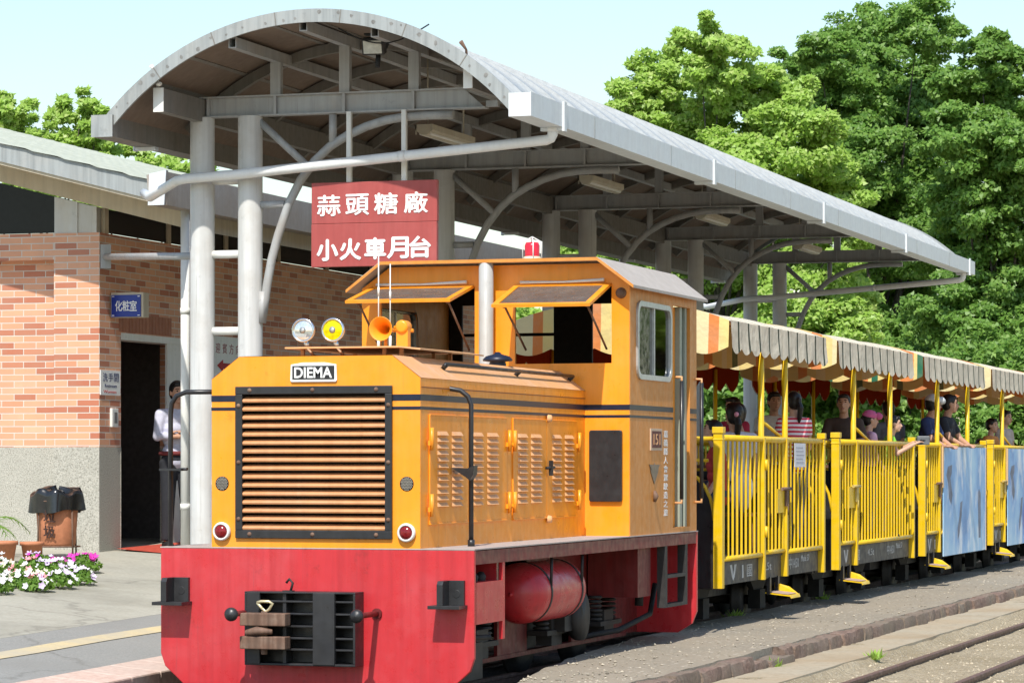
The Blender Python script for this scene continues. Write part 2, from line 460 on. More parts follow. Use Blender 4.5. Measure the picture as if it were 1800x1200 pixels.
LEAF_MID = leaf_mat('mid_green_leaves', [(.09, .20, .03), (.16, .31, .05), (.24, .40, .08), (.12, .25, .04)], .45)
BARK = ground_mat('tree_bark', [(.3, (.03, .024, .018)), (.5, (.065, .052, .04)), (.7, (.11, .092, .075))], 12, 2, (.08, .07, .05), .5, .8, .03)
def blossom_mat(name, col):
    m, n, l, b = newmat(name)
    l.new(mix(n, l, ramp(n, l, noise(n, l, 40, 2), [(.4, 0), (.7, 1)]), col, tuple(c * .82 for c in col)), b.inputs['Base Color'])
    b.inputs['Roughness'].default_value = .7
    return m

def awning_mat(name, bands):
    """striped canvas: narrow dark stripes on ecru across the car; the end flaps show broad coloured bands"""
    m, n, l, b = newmat(name)
    out = n['Material Output']; n.remove(b)
    tc = n.new('ShaderNodeTexCoord'); sp = n.new('ShaderNodeSeparateXYZ'); l.new(tc.outputs['Object'], sp.inputs[0])
    g = n.new('ShaderNodeNewGeometry'); gs = n.new('ShaderNodeSeparateXYZ'); l.new(g.outputs['Normal'], gs.inputs[0])
    def fract(v, per):
        d = n.new('ShaderNodeMath'); d.operation = 'DIVIDE'; l.new(v, d.inputs[0]); d.inputs[1].default_value = per
        f = n.new('ShaderNodeMath'); f.operation = 'FRACT'; l.new(d.outputs[0], f.inputs[0]); return f.outputs[0]
    def steps(v, st):
        r = n.new('ShaderNodeValToRGB'); r.color_ramp.interpolation = 'CONSTANT'
        while len(r.color_ramp.elements) < len(st): r.color_ramp.elements.new(.5)
        for e, (p, c) in zip(r.color_ramp.elements, st): e.position = p; e.color = rgb(c)
        l.new(v, r.inputs[0]); return r.outputs[0]
    side = steps(fract(sp.outputs[1], .40), [(0, (.82, .75, .60)), (.30, (.05, .09, .075)), (.44, (.84, .77, .62)), (.66, (.77, .69, .54)), (.74, (.84, .77, .62))])
    end = steps(fract(sp.outputs[0], .53), bands)
    ab = n.new('ShaderNodeMath'); ab.operation = 'ABSOLUTE'; l.new(gs.outputs[1], ab.inputs[0])
    gt = n.new('ShaderNodeMath'); gt.operation = 'GREATER_THAN'; gt.inputs[1].default_value = .72; l.new(ab.outputs[0], gt.inputs[0])
    c = mix(n, l, gt.outputs[0], side, end)
    c = mix(n, l, ramp(n, l, noise(n, l, 5, 4), [(.45, 0), (.8, .3)]), c, (.50, .44, .33))
    d = n.new('ShaderNodeBsdfDiffuse'); l.new(c, d.inputs[0])
    t = n.new('ShaderNodeBsdfTranslucent'); l.new(mix(n, l, .6, c, (.62, .18, .015)), t.inputs[0])
    ms = n.new('ShaderNodeMixShader'); ms.inputs[0].default_value = .22; l.new(d.outputs[0], ms.inputs[1]); l.new(t.outputs[0], ms.inputs[2])
    l.new(bump(n, l, noise(n, l, 9, 3), .5, .03), d.inputs['Normal'])
    l.new(ms.outputs[0], out.inputs[0])
    return m
YB = (.80, .64, .26); OB = (.72, .25, .08); GB = (.03, .17, .10); CB = (.80, .70, .40)
AWNINGS = [awning_mat('yellow_and_orange_awning_canvas', [(0, YB), (.10, GB), (.20, CB), (.55, OB), (.72, YB), (.9, CB)]), awning_mat('yellow_awning_canvas', [(0, YB), (.4, OB), (.60, YB), (.8, CB)]),
           awning_mat('green_and_yellow_awning_canvas', [(0, YB), (.4, OB), (.68, YB), (.76, GB), (.90, YB)]), awning_mat('pale_yellow_awning_canvas', [(0, OB), (.45, YB), (.6, CB)])]
def backlit_mat():
    m, n, l, b = newmat('backlit_orange_canvas')  # shade and orange sun glow under the canvas, put into an added layer
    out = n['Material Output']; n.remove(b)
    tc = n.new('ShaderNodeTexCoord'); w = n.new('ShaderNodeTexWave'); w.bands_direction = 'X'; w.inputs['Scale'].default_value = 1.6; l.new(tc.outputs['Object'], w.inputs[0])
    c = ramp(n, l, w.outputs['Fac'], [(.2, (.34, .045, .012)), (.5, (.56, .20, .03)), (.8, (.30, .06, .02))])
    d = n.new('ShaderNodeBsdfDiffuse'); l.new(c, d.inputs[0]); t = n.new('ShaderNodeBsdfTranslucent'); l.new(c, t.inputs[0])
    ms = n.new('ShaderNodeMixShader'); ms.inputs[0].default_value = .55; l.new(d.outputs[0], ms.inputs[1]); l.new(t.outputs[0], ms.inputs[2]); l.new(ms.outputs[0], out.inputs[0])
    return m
BACKLIT = backlit_mat()

def mural_mat(name, deep):
    m, n, l, b = newmat(name)
    f = noise(n, l, 1.1, 5, .55); f2 = noise(n, l, 2.0, 6, .62, stretch=(1, 1.2, .8))
    c = ramp(n, l, f, [(.3, deep), (.42, (.20, .42, .74)), (.56, (.36, .60, .82)), (.78, (.60, .76, .88))])
    c = mix(n, l, ramp(n, l, f2, [(.50, 0), (.64, .85)]), c, (.78, .84, .90))
    l.new(c, b.inputs['Base Color']); b.inputs['Roughness'].default_value = .45
    return m
MURAL_A = mural_mat('pale_blue_mural', (.10, .26, .55))
MURAL_B = mural_mat('deep_blue_mural', (.035, .10, .42))
LENS_W = flat('clear_lamp_lens', (.78, .80, .80), .06, .1, 60, metal=.75)
LENS_Y = flat('yellow_lamp_lens', (.75, .62, .0), .1, .2, 50, metal=.2)
LENS_R = flat('dark_red_lamp_lens', (.20, .012, .014), .15, .3, 60)
REDLAMP = flat('red_beacon_plastic', (.62, .02, .04), .25, .1)
TERRA = flat('terracotta', (.50, .20, .10), .7, .12)
BAGBLACK = flat('black_plastic_bag', (.012, .012, .013), .22, .2, spec=.7)
MESH_G = flat('grey_perforated_plate', (.26, .24, .20), .5, .3, 120)

def shirt_striped():
    m, n, l, b = newmat('red_striped_shirt_fabric')
    tc = n.new('ShaderNodeTexCoord'); w = n.new('ShaderNodeTexWave'); w.wave_type = 'BANDS'; w.bands_direction = 'Z'
    w.inputs['Scale'].default_value = 7.5; w.inputs['Distortion'].default_value = .6; l.new(tc.outputs['Object'], w.inputs[0])
    l.new(ramp(n, l, w.outputs['Fac'], [(.44, (.55, .03, .06)), (.56, (.72, .64, .64))]), b.inputs['Base Color']); b.inputs['Roughness'].default_value = .85
    return m
SKIN = flat('skin', (.47, .26, .17), .55, .08, 30)
SKIN_L = flat('light_skin', (.56, .34, .24), .55, .08, 30)
HAIR = flat('black_hair', (.012, .010, .009), .45, .3, 60)
EYE = flat('dark_eyes', (.015, .010, .008), .25, .1)
LIPS = flat('lips', (.36, .12, .10), .5, .1)
# ================================================================== SETTING: ground, strip, kerbs, tracks, platform
def structure(mb, name, mat, **k):
    o = mb.build(name, mat, **k); o['kind'] = 'structure'; return o

def rnd_grid(mb, fn, nu, nv, smooth=True): mb.grid(fn, nu, nv, smooth); return mb

RG = random.Random(5)
def hn(x, y, s=1.0, seed=0):
    from mathutils import noise as mn
    return mn.noise(Vector((x * s + seed * 13.1, y * s, seed * 7.7)))
g = MB(); g.add([(-500, -120, -.03), (500, -120, -.03), (500, 900, -.03), (-500, 900, -.03)], [(0, 1, 2, 3)])
structure(g, 'ground', FIELD)

# bed of the train's own track (between platform and strip)
g = MB(); g.grid(lambda u, v: (-1.3 + 2.2 * v, -12 + 100 * u, .06 + .05 * hn(-1.3 + 2.2 * v, -12 + 100 * u, 2.5, 6) + (.05 if abs(-1.3 + 2.2 * v) < .8 else 0)), 500, 16)
structure(g, 'track_ground', TRACKBED)

# gravelled strip between the two tracks: its left edge flares out at the near end
def strip_left(y):
    t = [(-14, 1.75), (-3, 1.65), (0.4, 1.24), (2.8, .86), (5.5, .62), (8.2, .50), (15, .47), (28, .62), (90, .62)]
    for (a, xa), (b, xb) in zip(t, t[1:]):
        if a <= y <= b: return xa + (xb - xa) * (y - a) / (b - a)
    return .62
STRIP_Z = .31
def strip_pt(u, v):
    y = -12 + 74 * u
    xl = strip_left(y) + .025 * hn(0, y, 2.2, 3); xr = 1.965 + .006 * hn(1, y, 1.5, 5)
    x = xl + (xr - xl) * v
    z = STRIP_Z + .012 * hn(x, y, 1.3) + .006 * hn(x, y, 5)
    return (x, y, z)
g = MB(); g.grid(strip_pt, 500, 14)
for i in range(240):     # crumbling left flank down to the track bed
    y0 = -12 + 74 * i / 240; y1 = -12 + 74 * (i + 1) / 240
    a = strip_pt(i / 240, 0); b = strip_pt((i + 1) / 240, 0)
    g.add([a, b, (b[0] - .03, b[1], .02), (a[0] - .03, a[1], .02)], [(0, 1, 2, 3)])
    a = strip_pt(i / 240, 1); b = strip_pt((i + 1) / 240, 1); g.add([a, (a[0] + .02, a[1], .1), (b[0] + .02, b[1], .1), b], [(0, 1, 2, 3)])
structure(g, 'gravel_path', STRIP)

# rough laterite kerb along the strip, stone by stone in one course
g = MB(); y = -12.0; k = 0
while y < 62:
    L = RG.uniform(.2, .75); k += 1
    w = RG.uniform(.12, .17); h = RG.uniform(-.014, .004); dx = RG.uniform(-.012, .012)
    if 2.0 < y < 4.6 and RG.random() < .4: h -= .045; dx += .04
    nx, ny, nz = 4, 6, 4
    x0 = 1.945 + dx; x1 = x0 + w; z0 = .10; z1 = STRIP_Z + .008 + h
    def pt(a, b, c, x0=x0, x1=x1, y=y, L=L, z0=z0, z1=z1):
        px, py, pz = x0 + (x1 - x0) * a, y + .002 + (L - .004) * b, z0 + (z1 - z0) * c
        e = .006 * (abs(2 * b - 1) ** 10) + .010 * (abs(2 * c - 1) ** 8 if c > .5 else 0)
        n1 = hn(px * 7 + pz * 5, py * 7, 1, k) * .024
        return (px + n1 + (e if a < .5 else -e), py + hn(py, px + pz, 6, k) * .01, pz + (n1 - e) * (1 if c > .5 else 0))
    g.grid(lambda u, v: pt(u, v, 1), nx, ny); g.grid(lambda u, v: pt(1, v, u), nz, ny)
    g.grid(lambda u, v: pt(u, 0, v), nx, nz); g.grid(lambda u, v: pt(0, v, u), nz, ny)
    y += L
structure(g, 'kerb', KERBRED)

# sandy bed of the second track, falling from the kerb to the rails
def bed_pt(u, v):
    y = -12 + 90 * u; x = 1.95 + 5.5 * v
    z = .20 - .05 * min(1, max(0, (x - 2.56) / .05)) - .03 * min(1, max(0, (x - 2.62) / .2))
    if 2.95 < x < 3.55: z -= .015
    z += .012 * hn(x, y, 1.8, 2) + .007 * hn(x, y, 6, 4)
    return (x, y, z)
g = MB(); g.grid(bed_pt, 420, 90)
structure(g, 'sandy_ground', DIRT)
g = MB(); g.grid(lambda u, v: (2.06 + (.50 + .02 * hn(0, -12 + 90 * u, 1.7, 8)) * v, -12 + 90 * u, .208 + .006 * hn(v, 90 * u, 1.5, 8)), 400, 4)
for i in range(300):
    y0, y1 = -12 + .3 * i, -12 + .3 * (i + 1); xa, xb = 2.56 + .02 * hn(0, y0, 1.7, 8), 2.56 + .02 * hn(0, y1, 1.7, 8)
    g.add([(xa, y0, .21), (xa + .01, y0, .10), (xb + .01, y1, .10), (xb, y1, .21)], [(0, 1, 2, 3)])
structure(g, 'concrete_path', SLABM)
g = MB(); g.add([(7.4, -60, .06), (60, -60, .06), (60, 200, .06), (7.4, 200, .06)], [(0, 1, 2, 3)])
structure(g, 'path', DIRT)

def rail(mb, x, top, y0=-11.5, y1=88):
    P = [(x - .045, top - .10), (x + .045, top - .10), (x + .045, top - .088), (x + .008, top - .075), (x + .008, top - .032), (x + .024, top - .026), (x + .024, top - .004),
         (x + .019, top), (x - .019, top), (x - .024, top - .004), (x - .024, top - .026), (x - .008, top - .032), (x - .008, top - .075), (x - .045, top - .088)]
    mb.prism(P, 'y', y0, y1)
for x, lab in ((2.874, 'rusty rail of the empty track, the one nearer the kerb'), (3.64, 'rusty rail of the empty track, the one at the far right corner')):
    g = MB(); rail(g, x, .17); o = g.build('rail', RAILM); setprops(o, lab, 'rail', 'rails of the empty track')
for x, lab in ((.42, 'dark rail under the train on the side of the gravel strip'), (-.42, 'dark rail under the train on the platform side')):
    g = MB(); rail(g, x, .2); o = g.build('rail', RAILM); setprops(o, lab, 'rail', 'rails under the train')
# loose stones
def stones(name, n, area, zf, rr, mat, seed):
    r = np.random.default_rng(seed)
    base = np.array([(1, 0, 0), (-1, 0, 0), (0, 1, 0), (0, -1, 0), (0, 0, 1), (0, 0, -1)], float)
    tri = [(0, 2, 4), (2, 1, 4), (1, 3, 4), (3, 0, 4), (2, 0, 5), (1, 2, 5), (3, 1, 5), (0, 3, 5)]
    out = []
    for i in range(n):
        x, y = area(r)
        s = rr * r.uniform(.5, 1.5)
        P = base * (1 + r.uniform(-.35, .35, (6, 1))) * s * np.array([1, 1, .7])
        a = r.uniform(0, 6.28); c, sn = math.cos(a), math.sin(a)
        Q = P.copy(); Q[:, 0] = P[:, 0] * c - P[:, 1] * sn; Q[:, 1] = P[:, 0] * sn + P[:, 1] * c
        Q += np.array([x, y, zf(x, y)])
        for t in tri: out.append(Q[list(t)])
    o = np_mesh(name, np.concatenate(out), 3, mat); o['kind'] = 'stuff'
    return o
def area_bed(r):
    while True:
        y = 1 + 26 * r.random() ** 1.6; x = 2.6 + 3.2 * r.random()
        return x, y
def bed_h(x, y): return bed_pt((y + 12) / 90, (x - 1.95) / 5.5)[2]
o = stones('gravel', 7000, area_bed, bed_h, .010, flat('pale_gravel_stone', (.42, .36, .26), .9, .5, 4), 3)
setprops(o, 'loose pale gravel scattered between the rails of the empty track', 'gravel')
o = stones('pebbles', 1100, lambda r: ((lambda y: (strip_left(y) + (1.9 - strip_left(y)) * r.random(), y))(.5 + 30 * r.random() ** 1.4)), lambda x, y: STRIP_Z + .003, .010, flat('pale_pebble_stone', (.36, .32, .25), .9, .5, 4), 4)
setprops(o, 'pale pebbles bedded in the tar of the strip beside the train', 'pebbles')

# platform: ramped concrete slab, lighter inner part, worn yellow line, pink kerb
def plat_pt(x0, x1, y0, y1, dz=0.0, wob=0.0):
    def f(u, v):
        x = x0 + (x1 - x0) * v; y = y0 + (y1 - y0) * u
        if wob: x += wob * hn(0, y, .8, x0)
        return (x, y, plat(x, y) + dz)
    return f
g = MB(); g.grid(plat_pt(-2.9, -40, -11, 60), 60, 30); structure(g, 'platform_floor', CONCRETE)
g = MB(); g.grid(plat_pt(-1.6, -2.9, -11, 60, -.001), 80, 4); structure(g, 'platform_edge_floor', ASPHALT_L)
g = MB(); g.grid(plat_pt(-2.30, -2.50, -11, 60, .004, .03), 220, 2); structure(g, 'platform_marking', LINEYEL)
g = MB()
for i in range(150):
    y0 = -11 + i * .474; y1 = y0 + .468; z = plat(-1.25, y0); z1 = plat(-1.25, y1)
    w = .012 * hn(0, i * 3.3, 1, 9)
    P = [(-1.25 + w, y0, z), (-1.25 + w, y1, z1), (-1.64, y1, plat(-1.64, y1) + .004), (-1.64, y0, plat(-1.64, y0) + .004)]
    g.slab(*P, .5)
structure(g, 'platform_kerb', KERBPINK, bevel=.012)
# ================================================================== THE LOCOMOTIVE
LOCO = thing('diesel_locomotive', (0, 2.9, .2), 'orange diesel locomotive with red buffer beam and louvred grille, heading the train', 'locomotive')
L = LOCO
HP = [(-.725, 1.185), (.725, 1.185), (.725, 2.283), (.53, 2.43), (-.53, 2.43), (-.725, 2.283)]
# hood body behind the grille, then the four pieces of its front
g = MB(); g.prism(HP, 'y', .16, 3.79)
g.prism([(-.725, 1.185), (-.515, 1.185), (-.515, 2.43), (-.53, 2.43), (-.725, 2.283)], 'y', 0, .16)
g.prism([(.725, 1.185), (.515, 1.185), (.515, 2.43), (.53, 2.43), (.725, 2.283)], 'y', 0, .16)
g.box(-.515, .515, 0, .16, 2.21, 2.43); g.box(-.515, .515, 0, .16, 1.185, 1.265)
hood = g.build('hood', ORANGE, L)
# raised skin of the hood top; high sun is put into its faded colour
g = MB()
g.add([(-.53, .004, 2.4335), (.53, .004, 2.4335), (.53, 3.785, 2.4335), (-.53, 3.785, 2.4335)], [(0, 1, 2, 3)])
g.add([(.532, .004, 2.4325), (.7275, .004, 2.2855), (.7275, 3.785, 2.2855), (.532, 3.785, 2.4325)], [(0, 1, 2, 3)])
g.add([(-.532, .004, 2.4325), (-.532, 3.785, 2.4325), (-.7275, 3.785, 2.2855), (-.7275, .004, 2.2855)], [(0, 1, 2, 3)])
g.build('hood_top_sheet', ORANGE_TOP, L)
# seam line of the side
g = MB(); g.box(.725, .731, .02, 3.78, 2.222, 2.228); g.build('seam', flat('brown_seam', (.22, .09, .03)), L)
# grille: frame with bolts, slats, dark core
fr = MB(); fr.box(-.552, .537, -.022, 0, 2.184, 2.235); fr.box(-.552, .537, -.022, 0, 1.245, 1.298)
fr.box(-.552, -.502, -.022, 0, 1.298, 2.184); fr.box(.489, .537, -.022, 0, 1.298, 2.184)
gf = fr.build('grille', BLACK, L, bevel=.004)
g = MB()
for x in (-.45, -.01, .43):
    for z in (2.21, 1.272): g.lathe([(0, -.032), (.012, -.03), (.016, -.02)], (x, 0, z), (0, 1, 0), 8)
for z in (1.37, 1.74, 2.11):
    for x in (-.527, .513): g.lathe([(0, -.032), (.012, -.03), (.016, -.02)], (x, 0, z), (0, 1, 0), 8)
build_each(g, 'bolt', RUSTY, gf)
g = MB(); g.box(-.506, .506, .135, .158, 1.27, 2.2); g.box(-.5148, -.506, .002, .158, 1.266, 2.209); g.box(.506, .5148, .002, .158, 1.266, 2.209); g.box(-.506, .506, .002, .135, 2.2, 2.209); g.build('radiator_core', BLACK_M, gf)
g = MB()
for i in range(16):
    z = 1.305 + i * .0553
    # curled slat: rounded lip at the front, then rising to the rear
    prof = [(-.012, z - .004), (-.016, z + .006), (-.010, z + .016), (.012, z + .024), (.034, z + .034), (.036, z + .028), (.014, z + .018), (-.004, z + .008)]
    g.prism(prof, 'x', -.504, .491)
g.build('slats', SLATM, gf)
# name plate
NP = MB(); NP.prism([(-.168, 2.272), (-.164, 2.375), (-.08, 2.388), (.07, 2.388), (.152, 2.375), (.156, 2.272), (.148, 2.262), (-.160, 2.262)], 'y', -.014, -.0005)
npl = NP.build('name_plate', WHITE, L, bevel=.003)
g = MB(); g.box(-.152, .14, -.0165, -.0138, 2.279, 2.367); g.build('plate_field', BLACK, npl)
g = MB(); g.text('DIEMA', (-.006, -.0165, 2.323), .262, .070, (1, 0, 0), (0, 0, 1), .003, .022); g.build('lettering', WHITE, npl)
# stripes on hood front, hood side, cab front, cab side
for nm, za, zb in (('wide_stripe', 2.138, 2.178), ('narrow_stripe', 2.080, 2.100)):
    s = MB()
    s.box(-.7275, -.552, -.0025, 0, za, zb); s.box(.537, .7275, -.0025, 0, za, zb)
    s.box(.725, .7275, 0, 3.785, za, zb); s.box(-.7275, -.725, 0, 3.785, za, zb)
    s.box(.7275, 1.0775, 3.7845, 3.787, za, zb); s.box(1.075, 1.0775, 3.787, 5.09, za, zb); s.box(1.075, 1.0775, 5.632, 5.85, za, zb)
    s.box(-1.0775, -.7275, 3.7845, 3.787, za, zb)
    s.build(nm, NAVY, L)
# marker lamps and round vents
for x in (-.648, .636):
    m = MB(); m.lathe([(.058, 0), (.062, -.02), (.056, -.035), (.046, -.036), (.044, -.026)], (x, 0, 1.288), (0, 1, 0), 24)
    a = m.build('marker_lamp', CREAMW, L)
    m = MB(); m.lathe([(0, -.048), (.02, -.046), (.036, -.038), (.045, -.027)], (x, 0, 1.288), (0, 1, 0), 20); m.build('lens', LENS_R, a)
    m = MB(); m.lathe([(.0, -.003), (.047, -.003), (.047, 0)], (x - .003, 0, 1.602), (0, 1, 0), 24)
    v = m.build('round_vent', BLACK_M, L)
    m = MB()
    for i in range(-4, 5):
        for j in range(-4, 5):
            px, pz = (i + (.5 if j % 2 else 0)) * .0105, j * .0098
            if px * px + pz * pz < .042 ** 2: m.lathe([(.0044, -.0045), (.0044, -.003)], (x - .003 + px, 0, 1.602 + pz), (0, 1, 0), 6, caps=True)
    m.build('mesh', MESH_G, v)
# side doors with louvres, hinges and latches
def hood_door(name, y0, y1, cols, hinge_y, latch=None):
    d = MB(); d.box(.725, .735, y0, y1, 1.335, 2.052)
    d.box(.735, .739, y0, y1, 2.044, 2.052); d.box(.735, .741, y0, y1, 1.335, 1.345)
    do = d.build(name, ORANGE, L, bevel=.003)
    for (a, b) in cols:
        lv = MB()
        for i in range(12):
            z = 1.452 + i * .0423
            lv.add([(.7352, a, z + .026), (.7352, b, z + .026), (.755, b - .01, z), (.755, a + .01, z), (.7352, b, z - .001), (.7352, a, z - .001)],
                   [(0, 3, 2, 1), (0, 5, 3), (1, 2, 4)])
        lv.build('louvre', ORANGE_TOP, do)
    for z in (1.40, 1.83):
        h = MB(); h.tube([(.752, hinge_y, z - .012), (.752, hinge_y, z + .135)], .014, 8); h.box(.735, .752, hinge_y - .03, hinge_y + .005, z + .02, z + .05)
        h.build('hinge', ORANGE, do)
    if latch:
        h = MB(); h.obox((.765, latch, 1.70), (.03, .016, .11), (0, 0, 0)); h.tube([(.745, latch - .05, 1.70), (.775, latch + .05, 1.705)], .011, 8); h.build('latch', BLACK, do)
        for z in (2.06, 1.328):
            h = MB(); h.lathe([(0, .03), (.025, .024), (.03, 0)], (.738, latch + .02, z), (1, 0, 0), 10); h.build('catch', ORANGE_TOP, do)
hood_door('hood_door', .165, .955, [(.31, .50), (.60, .80)], .15)
hood_door('hood_door', .965, 1.80, [(1.04, 1.24), (1.36, 1.58)], 1.815)
hood_door('hood_door', 1.955, 2.755, [(2.06, 2.26), (2.37, 2.60)], 1.94, 2.77)
hood_door('hood_door', 2.765, 3.535, [(2.90, 3.10), (3.22, 3.42)], 3.55)
# hand rail along the hood shoulder
g = MB(); g.tube([(.635, .72, 2.372), (.652, .72, 2.392), (.652, 3.72, 2.392), (.635, 3.72, 2.372)], .013, 8)
for y in (.74, 2.36, 3.70): g.tube([(.62, y, 2.36), (.655, y, 2.392)], .016, 8)
g.build('hood_handrail', BLACK, L)
# raised sun plate over the radiator with the lamps, horn and aerials
g = MB(); g.slab((-.33, .30, 2.502), (.47, .30, 2.502), (.47, 1.75, 2.506), (-.33, 1.75, 2.506), .01)
g.slab((.472, .30, 2.502), (.60, .36, 2.487), (.60, 1.70, 2.487), (.472, 1.75, 2.506), .01)
for x in (-.28, .30, .42):
    for y in (.5, 1.5): g.box(x - .012, x + .012, y - .012, y + .012, 2.43, 2.5)
g.build('sun_plate', ORANGE_TOP, L)
for x, mat in ((-.198, LENS_W), (.012, LENS_Y)):
    m = MB(); y = .30
    m.lathe([(.0, .10), (.035, .095), (.062, .06), (.076, .015), (.080, -.006), (.078, -.014), (.068, -.014), (.066, -.004)], (x, y, 2.612), (0, 1, 0), 28)
    m.tube([(x, y + .04, 2.545), (x + .012, y + .04, 2.50)], .016, 8); m.tube([(x + .012, y + .04, 2.505), (x + .04, y + .1, 2.44)], .012, 8)
    a = m.build('headlight', CHROME, L)
    m = MB(); m.lathe([(0, -.016), (.03, -.014), (.055, -.009), (.068, -.004)], (x, y, 2.612), (0, 1, 0), 24); m.build('lens', mat, a)
    m = MB(); m.lathe([(.004, -.02), (.022, -.017)], (x, y, 2.612), (0, 1, 0), 10, caps=True); m.build('bulb_cap', ALU, a)
m = MB(); m.lathe([(.010, .26), (.016, .20), (.028, .12), (.050, .05), (.080, .0), (.084, -.004), (.080, -.002), (.047, .05), (.024, .12), (.010, .2), (.0, .2)], (.055, 1.10, 2.652), (0, 1, 0), 26)
m.tube([(.055, 1.30, 2.652), (.055, 1.36, 2.652), (.20, 1.36, 2.648)], .014, 8); m.tube([(.055, 1.2, 2.60), (.055, 1.2, 2.505)], .014, 8)
m.tube([(.145, 1.12, 2.66), (.21, 1.12, 2.66)], .012, 8)
horn = m.build('horn', ORANGE, L)
m = MB(); m.lathe([(0, -.05), (.034, -.05), (.045, -.04), (.045, .05), (.03, .06), (0, .06)], (.205, 1.14, 2.665), (0, 1, 0), 18); m.box(.163, .247, 1.11, 1.17, 2.505, 2.66); m.build('horn_valve', ORANGE, horn, bevel=.004)
for x, y, z0, z1, nm in ((.06, 1.40, 2.50, 3.17, 'aerial'), (.11, 1.50, 2.50, 3.12, 'aerial')):
    m = MB(); m.tube([(x - .13, y, z0), (x - .13, y, z0 + .12)], .011, 6); m.tube([(x - .13, y, z0 + .1), (x - .13, y, z1)], .0045, 6)
    m.tube([(x - .13, y, (z0 + z1) / 2 + .06), (x - .13, y, (z0 + z1) / 2 + .12)], .008, 6); m.build(nm, CREAMW, L)
# exhaust stack and air intake
m = MB(); m.lathe([(.056, 2.43), (.058, 2.435), (.056, 2.44), (.056, 3.278), (.050, 3.282), (.050, 3.22), (0, 3.20)], (-.028, 3.68, 0), (0, 0, 1), 22); m.build('exhaust_pipe', STACKM, L)
m = MB(); m.lathe([(.062, 2.37), (.062, 2.45), (.056, 2.465), (.105, 2.47), (.108, 2.482), (.085, 2.505), (.03, 2.52), (.016, 2.535), (0, 2.537)], (.45, 2.48, 0), (0, 0, 1), 26)
m.lathe([(.078, 2.35), (.078, 2.40)], (.45, 2.48, 0), (0, 0, 1), 20); m.build('air_intake', NAVY, L)

# ---- deck, buffer beams, frame
BP = [(-1.09, 1.178), (1.09, 1.178), (1.09, .485), (1.06, .40), (.93, .285), (-.93, .285), (-1.06, .40), (-1.09, .485)]
g = MB(); g.prism(BP, 'y', 0, .035); beam = g.build('front_buffer_beam', RED, L, bevel=.006)
g = MB(); g.prism([(-1.09, 1.178), (1.09, 1.178), (1.09, .53), (1.05, .43), (.93, .355), (-.93, .355), (-1.05, .43), (-1.09, .53)], 'y', 5.79, 5.83); g.build('rear_buffer_beam', RED, L)
g = MB()
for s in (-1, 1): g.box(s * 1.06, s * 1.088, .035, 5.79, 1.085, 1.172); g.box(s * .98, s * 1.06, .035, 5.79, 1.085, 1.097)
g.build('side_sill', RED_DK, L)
g = MB(); g.box(-1.093, 1.093, -.002, 5.835, 1.178, 1.186); g.build('deck', ALU if False else paint('dusty_deck_plate', (.40, .34, .31), .7, (.5, .42, .36), .6), L)
# frame plates with openings for the axles, side box, tank, wheels
g = MB()
for s in (-1, 1):
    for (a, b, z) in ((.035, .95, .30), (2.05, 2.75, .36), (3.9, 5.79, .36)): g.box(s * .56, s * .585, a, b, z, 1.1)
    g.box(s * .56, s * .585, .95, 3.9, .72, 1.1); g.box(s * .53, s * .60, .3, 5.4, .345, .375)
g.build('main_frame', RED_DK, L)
g = MB(); g.box(1.045, 1.085, .055, .66, .70, .955); g.box(.6, 1.085, .055, .66, .955, .968); g.box(1.06, 1.085, .61, .66, .968, 1.085); g.box(1.06, 1.085, .61, .66, .58, .70); g.box(.60, 1.04, .62, .66, .70, 1.085)
g.build('battery_tray', RED, L)
g = MB()
for k in range(3): g.lathe([(.03, 0), (.035, .03), (.02, .055), (0, .06)], (.98, .15 + k * .16, .968), (0, 0, 1), 10)
g.tube([(.75, .08, .60), (1.05, .45, .60)], .018, 8); g.box(.64, .95, .1, .6, .32, .56); build_each(g, 'sand_pipe', GREASE, L)
m = MB(); pr = [(0, -.205), (.07, -.195), (.13, -.165), (.18, -.11), (.207, -.03), (.213, 0), (.213, .92), (.20, .97), (.14, 1.04), (.0, 1.08)]
m.lathe(pr, (.835, 1.78, .83), (0, 1, 0), 36); m.lathe([(0, -.222), (.012, -.22), (.014, -.2)], (.835, 1.78, .83), (0, 1, 0), 8)
tank = m.build('air_tank', RED, L)
m = MB()
for y in (1.86, 2.62):
    m.lathe([(.2135, -.018), (.217, -.018), (.217, .018), (.2135, .018)], (.835, y, .83), (0, 1, 0), 36)
    m.tube([(1.04, y, .88), (1.045, y, 1.08)], .012, 6)
build_each(m, 'strap', GREASE, tank)
for y in (1.30, 3.06, 4.47):
    w = MB()
    for s in (-1, 1): w.lathe([(.0, .0), (.14, .0), (.20, .02), (.25, .0), (.31, -.005), (.315, -.06), (.345, -.07), (.345, -.095), (.0, -.095)], (s * .475, y, .51), (s, 0, 0), 30)
    w.tube([(-.5, y, .51), (.5, y, .51)], .06, 10); w.build('wheel_pair', GREASE, L)
    for s in (-1, 1):
        b = MB()
        b.box(s * .60, s * .72, y - .13, y + .13, .40, .60)
        for dy in (-.2, .2):
            for q in range(6): b.lathe([(.05, 0), (.065, .012), (.05, .024)], (s * .66, y + dy, .52 + q * .034), (0, 0, 1), 12)
        b.box(s * .58, s * .74, y - .3, y + .3, .48, .515)
        b.build('axle_box', GREASE, L)
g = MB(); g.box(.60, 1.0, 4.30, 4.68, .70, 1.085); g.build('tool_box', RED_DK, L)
g = MB(); g.lathe([(0, -.05), (.16, -.05), (.18, -.02), (.18, .04), (0, .05)], (.80, 3.35, .60), (1, 0, 0), 24); g.tube([(.62, 3.1, .9), (.82, 3.2, .85), (.82, 3.3, .62)], .03, 8); g.box(.6, .8, 3.0, 3.25, .5, .9)
g.build('brake_cylinder', GREASE, L)
